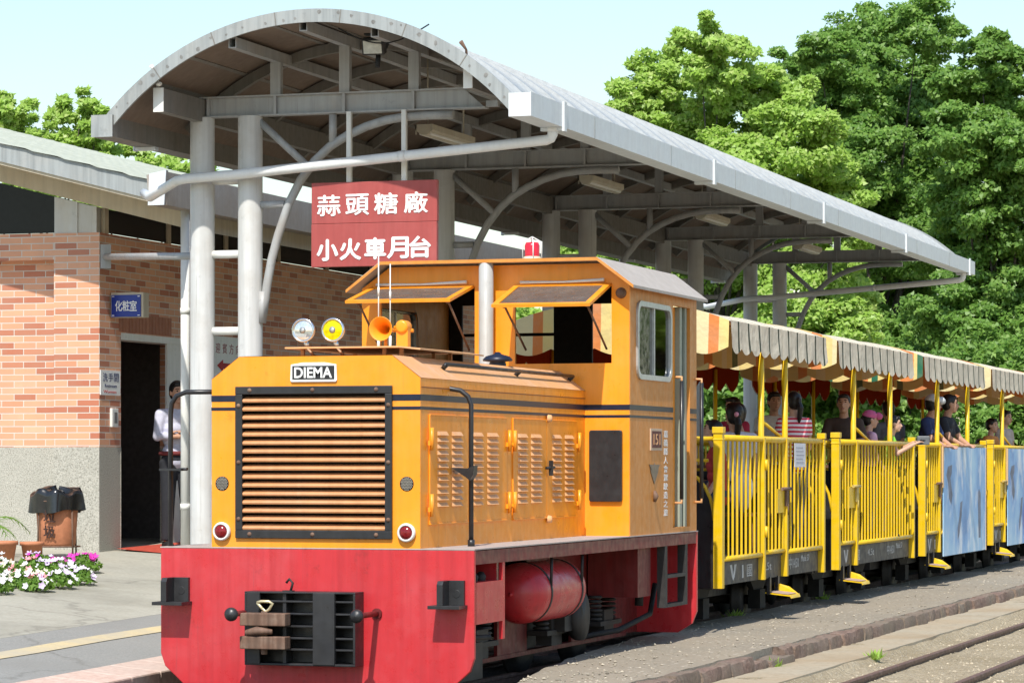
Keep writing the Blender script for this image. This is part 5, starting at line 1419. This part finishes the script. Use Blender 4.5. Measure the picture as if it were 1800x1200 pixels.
    remeshed(b, 'trousers', trousers, .012 * k, t, 5)
    for P, foot in legs:
        b = MB(); f0, f1 = Vector(foot[0]), Vector(foot[1]); f0.z -= .0; b.tube([W(f0 - (f1 - f0) * .15), W(f0), W(f1), W(f1 + (f1 - f0) * .15)], [.02 * k, .045 * k, .042 * k, .02 * k], 12); b.build('shoe', shoes or BLACK_M, t)
    if belt:
        b = MB(); P = [W(tp(.172 * math.cos(a), .128 * math.sin(a), hip + .075)) for a in [2 * math.pi * q / 24 for q in range(25)]]; b.tube(P, .022 * k, 8); b.build('belt', belt, t)
    # face details and hair
    for s in (-1, 1):
        b = MB(); b.ell(HW((s * .031, .078, .014)), (.012 * k, .007 * k, .006 * k), 8, 6, Mh); b.build('eye', EYE, t)
        b = MB(); b.tube([HW((s * .015, .086, .034)), HW((s * .034, .083, .038)), HW((s * .05, .072, .033))], [.004 * k, .005 * k, .003 * k], 6); b.build('eyebrow', HAIR, t)
    b = MB(); b.tube([HW((-.022, .088, -.066)), HW((0, .096, -.064)), HW((.022, .088, -.066))], [.003 * k, .006 * k, .003 * k], 6); b.build('mouth', LIPS, t)
    b = MB(); b.ell(HW((0, -.022, .034)), (.086 * k, .098 * k, .096 * k), 20, 12, Mh); b.ell(HW((0, -.045, -.005)), (.080 * k, .070 * k, .085 * k), 18, 10, Mh)
    b.ell(HW((0, .045, .085)), (.066 * k, .042 * k, .030 * k), 14, 8, Mh)
    if hair == 'tail': b.ell(HW((0, -.115, .02)), .034 * k, 10, 8); b.tube([HW((0, -.10, .02)), HW((0, -.145, -.06)), HW((0, -.13, -.17)), HW((0, -.11, -.25))], [.028 * k, .036 * k, .030 * k, .010 * k], 10)
    if hair == 'long': b.tube([HW((0, -.05, 0)), HW((0, -.068, -.10)), HW((0, -.06, -.20))], [.078 * k, .066 * k, .030 * k], 14)
    remeshed(b, 'hair', HAIR, .010 * k, t, 3)
    return t, HW, k, Mh, W

fab = lambda name, c: flat(name, c, .85, .12, 14)
JEANS = fab('dark_blue_denim', (.035, .05, .10)); DARKTR = fab('black_trouser_cloth', (.022, .024, .03)); KHAKI = fab('khaki_cloth', (.25, .20, .13))
PG = 'passengers in the open carriages'
# the man in the doorway shade: arms folded over a pale lilac shirt
person((-5.62, 10.60, plat(-5.62, 10.60)), 222, 1.70, 'person in pale shirt and dark trousers standing with folded arms by the doorway', fab('pale_lilac_shirt_cotton', (.50, .50, .60)), DARKTR, SKIN,
       arms=[((-.225, .04, 1.17), (-.03, .19, 1.20), (.07, .18, 1.23)), ((.225, .04, 1.17), (.03, .22, 1.17), (-.07, .21, 1.20))], sleeve=1.6, belt=fab('maroon_belt_leather', (.16, .03, .03)))
t, HW, k, Mh, W = person((.62, 8.50, .98), 110, 1.46, 'child with dark hair looking down over the first carriage rail, next to the locomotive', fab('red_cloth', (.5, .05, .05)), JEANS, SKIN_L, sit=True, hair='long', tilt=-.22, lean=.08, group=PG)
t, HW, k, Mh, W = person((.60, 9.22, .99), 35, 1.66, 'person with a dark ponytail, pink hair tie and white shoulder in the first carriage', fab('white_and_red_top', (.66, .66, .72)), JEANS, SKIN_L, sit=True, hair='tail', tilt=-.2, lean=.05, group=PG)
m = MB(); m.ell(HW((-.02, -.125, .03)), .024, 10, 8); m.build('hair_tie', fab('pink_hair_tie', (.70, .32, .42)), t)
person((.50, 9.95, .98), 60, 1.70, 'person in a mustard yellow shirt bent forward in the first carriage', fab('mustard_shirt_cloth', (.50, .32, .02)), KHAKI, SKIN, sit=True, lean=.12, tilt=-.2, group=PG)
person((.80, 10.80, .91), 50, 1.50, 'person in red and white striped top, seen from behind in the first carriage', shirt_striped(), JEANS, SKIN_L, hair='tail', group=PG)
person((.60, 14.20, .91), 185, 1.55, 'person in a dark brown shirt facing the camera with folded arms in the second carriage', fab('dark_brown_shirt_cloth', (.060, .040, .032)), DARKTR, SKIN,
       arms=[((-.24, .05, 1.19), (-.02, .22, 1.16), (.08, .2, 1.18)), ((.24, .05, 1.19), (.02, .25, 1.13), (-.08, .23, 1.16))], sleeve=.9, tilt=-.1, group=PG)
t, HW, k, Mh, W = person((.74, 14.85, .91), 300, 1.38, 'child in a pink cap and pale pink top in the second carriage', fab('pale_pink_cloth', (.68, .42, .56)), JEANS, SKIN_L, sit=False, hair='tail', group=PG)
CAPPINK = fab('pink_cap_cloth', (.66, .14, .32))
def cap(HW, k, Mh, mat, t, brim=1):
    b = MB(); b.ell(HW((0, -.012, .058)), (.093 * k, .106 * k, .078 * k), 20, 10, Mh); b.tube([HW((0, .07, .055)), HW((0, .12, .048)), HW((0, .165, .036))], [.05 * k, .055 * k, .03 * k], 10)
    for i in range(len(b.v) - 30, len(b.v)): pass
    b.build('cap', mat, t)
cap(HW, k, Mh, CAPPINK, t)
t, HW, k, Mh, W = person((.86, 15.25, .91), 285, 1.34, 'child in a bright green top leaning out of the second carriage with a small camera', fab('bright_green_cloth', (.22, .55, .06)), JEANS, SKIN_L,
       arms=[((-.20, .16, 1.22), (-.06, .40, 1.36), (-.02, .48, 1.38)), ((.22, .14, 1.20), (.10, .40, 1.34), (.06, .48, 1.37))], sleeve=.5, lean=.12, group=PG)
cp_ = W((.02, .52, 1.385))
tc_ = thing('camera', cp_ - Vector((0, 0, .05)), 'small grey camera held out over the rail by the child in green', 'camera')
m = MB(); m.obox(cp_, (.14, .07, .10), (0, 0, .3)); m.build('camera_body', flat('grey_camera_shell', (.12, .13, .14), .4), tc_, bevel=.01)
m = MB(); m.lathe([(.036, -.04), (.038, .0), (.032, .06), (.02, .055)], cp_, (.95, .3, 0), 16, caps=True); m.build('camera_lens', BLACK, tc_)
person((.35, 18.1, .91), 40, 1.55, 'person in a grey top standing deeper inside the third carriage', fab('slate_grey_cloth', (.12, .13, .16)), JEANS, SKIN, group=PG)
lean_arms = [((-.22, .14, 1.18), (-.12, .30, 1.09), (-.04, .36, 1.09)), ((.22, .14, 1.18), (.14, .30, 1.09), (.05, .36, 1.09))]
t, HW, k, Mh, W = person((.80, 18.1, .91), 262, 1.62, 'person in a pale cap and navy shirt leaning on the rail of the third carriage', fab('navy_shirt_cloth', (.025, .04, .12)), DARKTR, SKIN, arms=lean_arms, sleeve=.8, lean=.1, look=.9, group=PG)
cap(HW, k, Mh, fab('pale_cap_cloth', (.52, .53, .53)), t)
person((.80, 19.35, .91), 262, 1.65, 'person in a black shirt leaning on the rail beside the pale cap', fab('black_shirt_cloth', (.018, .02, .026)), DARKTR, SKIN, arms=lean_arms, sleeve=.7, lean=.08, look=.5, group=PG)
person((.70, 24.9, .91), 250, 1.55, 'person in a pale top in the fourth carriage at the right edge of the photo', fab('pale_beige_cloth', (.48, .42, .38)), JEANS, SKIN_L, hair='short', group=PG)
person((-.30, 9.6, .91), 200, 1.62, 'person in a teal top on the far side of the first carriage', fab('teal_cloth', (.05, .22, .24)), JEANS, SKIN, group=PG)
person((-.35, 13.1, .91), 150, 1.50, 'person in a crimson top on the far side of the second carriage', fab('crimson_cloth', (.42, .03, .08)), JEANS, SKIN_L, hair='long', group=PG)
person((-.40, 15.2, .91), 210, 1.60, 'person in a white top on the far side of the second carriage', fab('off_white_cloth', (.62, .62, .60)), KHAKI, SKIN, group=PG)
person((.70, 23.7, .91), 255, 1.42, 'child in an orange top near the gate of the fourth carriage', fab('orange_cloth', (.60, .24, .06)), JEANS, SKIN_L, group=PG)
person((.20, 25.9, .91), 200, 1.5, 'person in a violet top seated deep in the fourth carriage', fab('dim_violet_cloth', (.18, .14, .26)), JEANS, SKIN, sit=True, group=PG)
# ================================================================== STREET THINGS AND PLANTS
bx, by = -5.86, 8.30; bz = plat(bx, by)
t = thing('litter_bin', (bx, by, bz), 'orange litter bin with black bag on thin iron legs against the granite wall', 'bin')
m = MB(); m.lathe([(0, .11), (.165, .11), (.178, .13), (.205, .52), (.20, .53)], (bx, by, bz), (0, 0, 1), 28); m.build('bucket', TERRA, t)
m = MB()
def bag_pt(u, v):
    a = 2 * math.pi * u; w = .010 * math.sin(5 * a + 1) + .006 * math.sin(9 * a)
    if v < .35: q = v / .35; r_ = .02 + .225 * q + w * q; z = .65 + .025 * math.sin(3 * a) - .02 * q + .02 * math.sin(7 * a + 3 * q)
    else: q = (v - .35) / .65; r_ = .245 + .005 * q + w * (1 + 1.3 * q); z = .61 + .02 * math.sin(7 * a + 3) * (1 - q) - .17 * q + .018 * q * math.sin(2 * a + 2.2) + .006 * q * math.sin(6 * a)
    return (bx + r_ * math.cos(a), by + r_ * math.sin(a), bz + z)
m.grid(bag_pt, 72, 24); m.lathe([(0, .62), (.09, .625)], (bx, by, bz), (0, 0, 1), 12); m.build('bag', BAGBLACK, t)
m = MB()
for k in range(4):
    a = rad(45 + 90 * k + 20); c_, s_ = math.cos(a), math.sin(a); m.tube([(bx + .235 * c_, by + .235 * s_, bz), (bx + .222 * c_, by + .222 * s_, bz + .56)], .009, 6)
m.tube([(bx + .225 * math.cos(2 * math.pi * q / 20), by + .225 * math.sin(2 * math.pi * q / 20), bz + .54) for q in range(21)], .009, 6)
m.tube([(bx + .22 * math.cos(2 * math.pi * q / 20), by + .22 * math.sin(2 * math.pi * q / 20), bz + .105) for q in range(21)], .008, 6); m.build('stand', RUSTY, t)
m = MB()
for ch, z in (('垃', .40), ('圾', .25)): m.text(ch, (bx + .02, by - .206, bz + z), .115, .12, (1, .12, 0), (0, -.06, 1), .012, .012)
m.build('lettering', flat('black_brush_ink', (.05, .025, .02), .7), t)

def blossoms_mesh(n=5, r=.03):
    m = MB(); c = (0, 0, 0)
    P = []
    for k in range(20):
        a = 2 * math.pi * k / 20; q = r * (.82 + .18 * math.cos(5 * a)); P.append((q * math.cos(a), q * math.sin(a), .006 * math.cos(5 * a) + .006))
    m.add([(0, 0, -.012)] + P, [(0, 1 + k, 1 + (k + 1) % 20) for k in range(20)], True)
    return m
FLC = {'white': blossom_mat('white_petals', (.78, .77, .78)), 'lilac': blossom_mat('lilac_petals', (.62, .50, .70)), 'pink': blossom_mat('salmon_pink_petals', (.74, .30, .32)),
       'magenta': blossom_mat('magenta_petals', (.60, .035, .38)), 'cream': blossom_mat('cream_petals', (.76, .70, .56)), 'red': blossom_mat('red_petals', (.62, .03, .03))}
FLM = {}
def flower_plant(x, y, size, col, nb, label, seed, grp='petunias bedded along the platform'):
    z = plat(x, y); r = random.Random(seed); rn = np.random.default_rng(seed)
    t = thing('petunia_plant', (x, y, z), label, 'flower', grp)
    n = 420; th = rn.uniform(0, 6.28, n); ph = np.arccos(rn.uniform(0, 1, n)); rr = size * rn.uniform(.45, 1, n) ** .5
    P = np.stack([rr * np.sin(ph) * np.cos(th), rr * np.sin(ph) * np.sin(th), rr * np.cos(ph) * .75 + .02], 1)
    D = rn.normal(size=(n, 3)) * .7 + P / np.linalg.norm(P, axis=1)[:, None]; D /= np.linalg.norm(D, axis=1)[:, None]
    U = np.cross(D, rn.normal(size=(n, 3))); U /= np.linalg.norm(U, axis=1)[:, None]; V = np.cross(D, U)
    s = (.018 * rn.uniform(.7, 1.4, n))[:, None]
    Q = np.stack([P - U * s * .6, P + V * s * 1.3, P + U * s * .6, P - V * s * 1.3], 1).reshape(-1, 3)
    np_mesh('foliage', Q, 4, LEAF_MID, t)
    m = MB(); m.tube([(x, y, z), (x, y, z + size * .6)], [.012, .006], 6); m.build('stem', BARK, t)
    for k in range(nb):
        a = r.uniform(0, 6.28); p = r.uniform(.15, 1.35); q = size * r.uniform(.95, 1.1)
        c = col if isinstance(col, str) else r.choice(col)
        if c not in FLM:
            bm2 = blossoms_mesh(r=.029); bm2.v = [tuple(Vector(p) + ORG[t]) for p in bm2.v]; ob = bm2.build('blossom', FLC[c], t); FLM[c] = ob
        else:
            ob = FLM[c].copy(); COL.objects.link(ob); ob.parent = t
        d = Vector((math.sin(p) * math.cos(a), math.sin(p) * math.sin(a), math.cos(p)))
        ob.location = d * q + Vector((0, 0, -.2 * size * (d.z) + .02)); ob.rotation_euler = (d + Vector((.0, -.5, .1))).normalized().to_track_quat('Z', 'Y').to_euler(); ob.scale = (r.uniform(.8, 1.25),) * 3
        ob.location = ob.location
    return t
ORG_FIX = None
fl = [(-4.50, 4.30, .17, ['white', 'white', 'cream'], 14, 'big white petunia at the left edge of the flower bed, near corner'), (-4.75, 4.80, .17, ['white', 'cream'], 15, 'white petunia at the left edge of the flower bed, second from its near corner'),
      (-4.38, 4.85, .15, ['white', 'lilac', 'pink'], 14, 'mixed white and pink petunia in front of the flower bed, left of centre'), (-4.40, 5.30, .16, ['white', 'lilac'], 14, 'white and lilac petunia in the front row of the flower bed, right of centre'),
      (-4.45, 5.80, .16, ['white', 'lilac'], 15, 'pale lilac petunia at the front right tip of the flower bed'), (-4.72, 5.40, .17, ['pink', 'pink', 'cream'], 15, 'salmon pink petunia in the middle of the flower bed'),
      (-4.78, 5.95, .17, ['lilac', 'white'], 15, 'lilac petunia behind the pale one, below the litter bin'), (-5.15, 5.50, .17, ['cream', 'white', 'pink'], 14, 'cream petunia at the left of the flower bed, back row'),
      (-5.10, 6.15, .17, ['pink', 'white', 'lilac'], 14, 'pink and white petunia in the back row below the litter bin'), (-5.45, 6.20, .17, ['white', 'cream'], 14, 'white petunia in the back row beside the terracotta pots'),
      (-4.98, 7.00, .19, 'magenta', 22, 'magenta petunia bush at the right end of the flower bed'), (-5.15, 6.60, .17, ['magenta', 'magenta', 'lilac'], 14, 'small magenta petunia left of the magenta bush'),
      (-4.62, 5.05, .15, ['white', 'cream', 'lilac'], 14, 'white and cream petunia in the very middle of the flower bed'), (-4.98, 4.95, .16, ['white', 'pink'], 14, 'white and pink petunia at the left edge, in the third row'),
      (-5.35, 5.75, .16, ['pink', 'cream'], 13, 'pale pink petunia at the far left of the back row'), (-4.90, 6.35, .16, ['lilac', 'white', 'magenta'], 15, 'lilac and magenta petunia in front of the magenta bush'), (-5.32, 6.75, .17, ['magenta', 'lilac'], 15, 'dull magenta petunia at the back, directly under the litter bin'),
      (-4.40, 3.95, .10, 'red', 7, 'low red flower at the very left edge below the white petunias')]
for i, (x, y, s, c, nb, lab) in enumerate(fl): flower_plant(x, y, s, c, nb, lab, 20 + i)
for i, (x, y, lab) in enumerate(((-5.95, 7.40, 'terracotta pot behind the flower bed, at the very left edge'), (-5.78, 7.60, 'terracotta pot behind the flower bed, right of the other pot'))):
    z = plat(x, y); m = MB(); m.lathe([(0, 0), (.075, 0), (.10, .15), (.115, .15), (.115, .185), (.095, .185), (.09, .15), (0, .14)], (x, y, z), (0, 0, 1), 22)
    o = m.build('flower_pot', TERRA); setprops(o, lab, 'pot', 'terracotta pots by the flower bed')
# arching fronds at the left edge
x, y = -6.62, 7.9; z = plat(x, y)
t = thing('palm', (x, y, z), 'young palm with thin arching fronds at the left edge in front of the granite wall', 'palm')
r = random.Random(3)
for k in range(9):
    a = rad(-60 + 40 * k + r.uniform(-12, 12)); ln = r.uniform(.55, .85); m = MB(); pts = []
    for q in range(9):
        s_ = q / 8; d = ln * s_; pts.append(Vector((x + math.cos(a) * d * .8, y + math.sin(a) * d * .8, z + .10 + ln * (1.0 * s_ - .85 * s_ ** 2.3))))
    m.tube(pts, [.009 - .0007 * q for q in range(9)], 5)
    for q in range(1, 9):
        for h in (0, .5):
            p = pts[q].lerp(pts[q - 1], h); tdir = (pts[q] - pts[q - 1]).normalized(); sd = tdir.cross(Vector((0, 0, 1))).normalized()
            for s_ in (-1, 1):
                e = p + (sd * s_ * .8 + tdir * .7 + Vector((0, 0, -.25))).normalized() * (.24 * math.sin(math.pi * (q - h + .3) / 9.3)); w = tdir * .009
                m.add([p - w, p + w, e], [(0, 1, 2)])
    m.build('frond', LEAF_MID, t)
m = MB(); m.tube([(x, y, z), (x, y, z + .16)], [.035, .02], 8); m.build('stem', BARK, t)
# weeds beside the rails
def weed(x, y, z, s, seed, label, grp='weeds along the tracks'):
    rn = np.random.default_rng(seed); n = 60
    a = rn.uniform(0, 6.28, n); e = rn.uniform(.2, 1.3, n); ln = s * rn.uniform(.4, 1, n)
    D = np.stack([np.cos(a) * np.cos(e), np.sin(a) * np.cos(e), np.sin(e)], 1); S = np.cross(D, [0, 0, 1]); S /= np.linalg.norm(S, axis=1)[:, None]
    B0 = np.stack([rn.normal(0, s * .18, n), rn.normal(0, s * .18, n), np.zeros(n)], 1); w = (.1 * ln)[:, None]
    Q = np.stack([B0, B0 + D * ln[:, None] * .5 + S * w, B0 + D * ln[:, None], B0 + D * ln[:, None] * .5 - S * w], 1).reshape(-1, 3)
    o = np_mesh('weed', Q, 4, LEAF_BRIGHT, None, (x, y, z)); setprops(o, label, 'weed', grp)
weed(3.05, 12.5, .08, .16, 1, 'small bright weed between the rails of the empty track, left one')
weed(3.22, 10.6, .08, .15, 2, 'small bright weed between the rails of the empty track, right one near the far rail')
weed(2.60, 5.6, .17, .12, 3, 'low yellow green weed left of the near rusty rail')
weed(.50, 9.6, .26, .14, 4, 'weed tuft at the edge of the gravel strip below the first carriage')
weed(.53, 13.4, .27, .15, 5, 'weed tuft at the strip edge below the second carriage step')
weed(2.12, 4.1, .18, .12, 6, 'weed at the foot of the laterite kerb, where its stones are broken')

# ---------------------------------------------------------------- trees
def crown_mesh(name, lobes, leaf, dens, mat, parent, seed, flat_=1.0):
    """lobes: (x, y, z, r) relative to the tree's base; leaves fill the outer part of each lobe, grouped in sprays"""
    rn = np.random.default_rng(seed); out = []
    for (lx, ly, lz, r) in lobes:
        ns = max(10, int(44 * r * r)); c = np.array([lx, ly, lz])
        d = rn.normal(size=(ns, 3)); d[:, 2] = d[:, 2] * .9 + .25; d /= np.linalg.norm(d, axis=1)[:, None]
        sc_ = c + d * (r * rn.uniform(.35, 1.04, ns))[:, None] * np.array([1, 1, .85])
        per = int(dens * r * r / ns * 1.0) + 8
        sr = r * .27 * rn.uniform(.7, 1.3, ns)
        q = rn.normal(size=(ns, per, 3)); q /= np.linalg.norm(q, axis=2)[:, :, None]
        q *= rn.uniform(.2, 1, (ns, per))[:, :, None] ** .6
        P = (sc_[:, None, :] + q * sr[:, None, None] * np.array([1.15, 1.15, .62])).reshape(-1, 3)
        n = len(P)
        N = rn.normal(size=(n, 3)) * .75 + np.repeat(d, per, 0) * .45 + q.reshape(-1, 3) * .3 + np.array([0, -.8, .8]); N /= np.linalg.norm(N, axis=1)[:, None]
        U = np.cross(N, rn.normal(size=(n, 3))); U /= np.linalg.norm(U, axis=1)[:, None]; V = np.cross(N, U)
        s = (leaf * rn.uniform(.6, 1.35, n))[:, None]
        out.append(np.stack([P - U * s * .42, P - V * s * .2 + N * s * .0, P + U * s * .42, P + V * s], 1).reshape(-1, 3))
    return np_mesh(name, np.concatenate(out), 4, mat, parent)

def tree(name, base, label, cat, lobes, leaf, dens, mat, seed, trunk_r=.22, grp=None):
    """lobes given as (right, depth, z, r): right/depth follow the view direction of the site plan, z above the ground"""
    t = thing(name, base, label, cat, grp)
    r = random.Random(seed)
    cr, sr_ = math.cos(THETA), math.sin(THETA)
    LB = [(a * cr - d * sr_, a * sr_ + d * cr, z, q) for (a, d, z, q) in lobes]
    crown_mesh('crown', LB, leaf, dens, mat, t, seed)
    m = MB(); zc = sum(l[2] for l in LB) / len(LB); bx_, by_, bz_ = base
    top = Vector((sum(l[0] for l in LB) / len(LB), sum(l[1] for l in LB) / len(LB), zc * .62))
    k1 = top * .5 + Vector((r.uniform(-.2, .2), r.uniform(-.2, .2), 0))
    O = Vector(base)
    m.tube([O, O + k1 * .5 + Vector((.05, 0, 0)), O + k1, O + top], [trunk_r * 1.35, trunk_r, trunk_r * .85, trunk_r * .6], 10)
    for (lx, ly, lz, q) in LB:
        s0 = top * r.uniform(.62, 1.0); e = Vector((lx, ly, lz)); mid = s0.lerp(e, .5) + Vector((r.uniform(-.3, .3), r.uniform(-.3, .3), -.25))
        m.tube([O + s0, O + mid, O + e.lerp(mid, .15)], [trunk_r * .26, trunk_r * .13, .01], 6)
    m.build('trunk', BARK, t)
    return t
def lob(cu, D, rows, seed, jit=1.4, zoff=0):
    """crown plan from a sketch in px of the photo scale, turned into metres round the trunk at its own distance"""
    r = random.Random(seed); s = D / 5500
    return [((u - cu) * s, r.uniform(-jit, jit), 1.73 + (815 - v) * s + zoff, q * s) for (u, v, q) in rows]
bright = [(1240, 85, 62), (1195, 130, 70), (1150, 175, 75), (1275, 140, 80), (1320, 205, 90), (1385, 165, 70), (1110, 205, 45), (1220, 240, 95), (1410, 260, 90), (1300, 310, 100), (1130, 290, 60), (1455, 340, 80), (1390, 380, 95), (1480, 430, 70), (1240, 400, 100), (1330, 460, 100), (1430, 500, 100), (1510, 520, 70), (1250, 530, 110), (1370, 600, 110), (1480, 610, 90), (1150, 470, 90), (1060, 470, 90), (1090, 590, 100), (1220, 650, 100)]
tree('broadleaf_tree', (-6.3, 37.6, 0), 'bright yellow green broadleaf tree rising behind the canopy roof', 'tree', lob(1300, 58, bright, 1), .078, 12500, LEAF_BRIGHT, 11, .2)
dA = [(1535, 40, 75), (1480, 80, 60), (1590, 75, 70), (1425, 120, 55), (1540, 130, 90), (1375, 110, 45), (1620, 150, 80), (1470, 180, 85), (1560, 230, 90), (1400, 200, 60), (1640, 260, 85), (1490, 290, 90), (1590, 340, 95), (1530, 420, 95), (1630, 430, 90), (1590, 520, 100), (1500, 520, 90), (1560, 610, 100), (1650, 620, 90), (1460, 620, 90)]
TB = bpy.data.objects['broadleaf_tree']
dup(TB, (11.0, 43.0, 0), 'bright broadleaf tree on the far side of the empty track, mirrored in the cab window', 2.0)
tree('tall_dark_tree', (-6.9, 55.3, 0), 'tall deep green tree with the highest rounded top, right of the bright tree', 'tree', lob(1540, 75, dA, 2, 2.0), .092, 7800, LEAF_DARK, 12, .3)
dB = [(1715, 105, 55), (1780, 110, 60), (1680, 160, 60), (1750, 190, 80), (1820, 180, 80), (1690, 260, 80), (1770, 280, 85), (1840, 280, 90), (1720, 360, 90), (1800, 380, 90), (1670, 420, 80), (1750, 470, 95), (1830, 480, 100), (1690, 540, 90), (1790, 570, 100), (1730, 640, 100), (1850, 620, 100), (1650, 640, 80)]
tree('spreading_dark_tree', (-3.4, 50.8, 0), 'broad dark green tree filling the right edge of the picture', 'tree', lob(1755, 70, dB, 3, 1.6), .092, 7800, LEAF_DARK, 13, .28)
dL = [(20, 205, 45), (70, 225, 45), (130, 205, 40), (172, 195, 36), (200, 235, 50), (110, 262, 55), (250, 275, 45), (40, 275, 60), (-40, 240, 70), (180, 300, 60), (300, 320, 60), (80, 330, 70), (380, 330, 60), (230, 360, 70)]
tree('broadleaf_tree', (-25.8, 49.2, 0), 'light green tree behind the station roof at the left edge', 'tree', lob(110, 75, dL, 4, 1.2), .12, 4200, LEAF_BRIGHT, 14, .25)
# lower trees and shrubs that close the view beneath the canopy and behind the carriages
shr = [('leafy_shrub', (-9.2, 33.0, 0), 'bright leafy shrub seen under the canopy between the posts', [(0, 0, 2.6, 1.1), (1.0, .3, 2.2, 1.0), (-1.0, 0, 2.0, 1.0), (.2, -.3, 3.8, 1.0), (-.7, .2, 3.4, .9), (1.2, 0, 3.3, .8), (.3, 0, 1.0, 1.1)], LEAF_BRIGHT),
       ('leafy_shrub', (-5.2, 32.5, 0), 'leafy shrub behind the first carriage, beside the last canopy posts', [(0, 0, 2.0, 1.0), (1.0, .3, 1.8, .9), (-1.0, 0, 1.8, .9), (.2, -.3, 2.8, .8), (-.6, .2, 2.7, .8), (.3, 0, .9, 1.0)], LEAF_MID),
       ('leafy_shrub', (-4.4, 39.5, 0), 'dark shrub behind the second carriage', [(0, 0, 2.4, 1.1), (1.1, .3, 2.2, 1.0), (-1.1, 0, 2.0, 1.0), (.2, -.3, 3.4, .9), (-.6, .2, 3.3, .9), (1.3, 0, 3.2, .9), (.3, 0, 1.0, 1.2)], LEAF_DARK),
       ('leafy_shrub', (-2.2, 46.5, 0), 'dark shrub behind the third and fourth carriages', [(0, 0, 2.4, 1.2), (1.2, .3, 2.2, 1.1), (-1.2, 0, 2.0, 1.1), (.2, -.3, 3.6, 1.0), (-.6, .2, 3.5, 1.0), (1.5, 0, 3.4, 1.0), (.3, 0, 1.0, 1.3), (-2.2, 0, 2.2, 1.0), (2.4, 0, 2.4, 1.1)], LEAF_DARK),
       ('leafy_shrub', (-7.0, 45.0, 0), 'dense shrub in the shade under the tall dark tree', [(0, 0, 2.4, 1.3), (1.3, .3, 2.2, 1.2), (-1.3, 0, 2.0, 1.2), (.2, -.3, 3.9, 1.2), (-.9, .2, 3.7, 1.1), (1.5, 0, 3.6, 1.1), (.3, 0, 1.0, 1.3)], LEAF_DARK),
       ('leafy_shrub', (.9, 54.0, 0), 'dark shrub closing the view at the far end of the train', [(0, 0, 2.4, 1.3), (1.3, .3, 2.2, 1.2), (-1.3, 0, 2.0, 1.2), (.2, -.3, 3.9, 1.2), (-.9, .2, 3.7, 1.1), (1.5, 0, 3.6, 1.1), (.3, 0, 1.0, 1.3), (2.6, 0, 2.6, 1.2)], LEAF_DARK),
       ('leafy_shrub', (-12.5, 40.0, 0), 'green shrub beyond the far end of the station building', [(0, 0, 2.6, 1.3), (1.3, .3, 2.4, 1.2), (-1.3, 0, 2.2, 1.2), (.2, -.3, 4.1, 1.2), (-.9, .2, 3.9, 1.1), (1.5, 0, 3.8, 1.1), (.3, 0, 1.0, 1.3)], LEAF_MID)]
for i, (nm, b, lab, lo, mt) in enumerate(shr): tree(nm, b, lab, 'shrub', lo, .10, 4200, mt, 40 + i, .09, 'shrubs behind the train')
o = None
for nm in list(MATS):
    if MATS[nm].users == 0: bpy.data.materials.remove(MATS[nm])
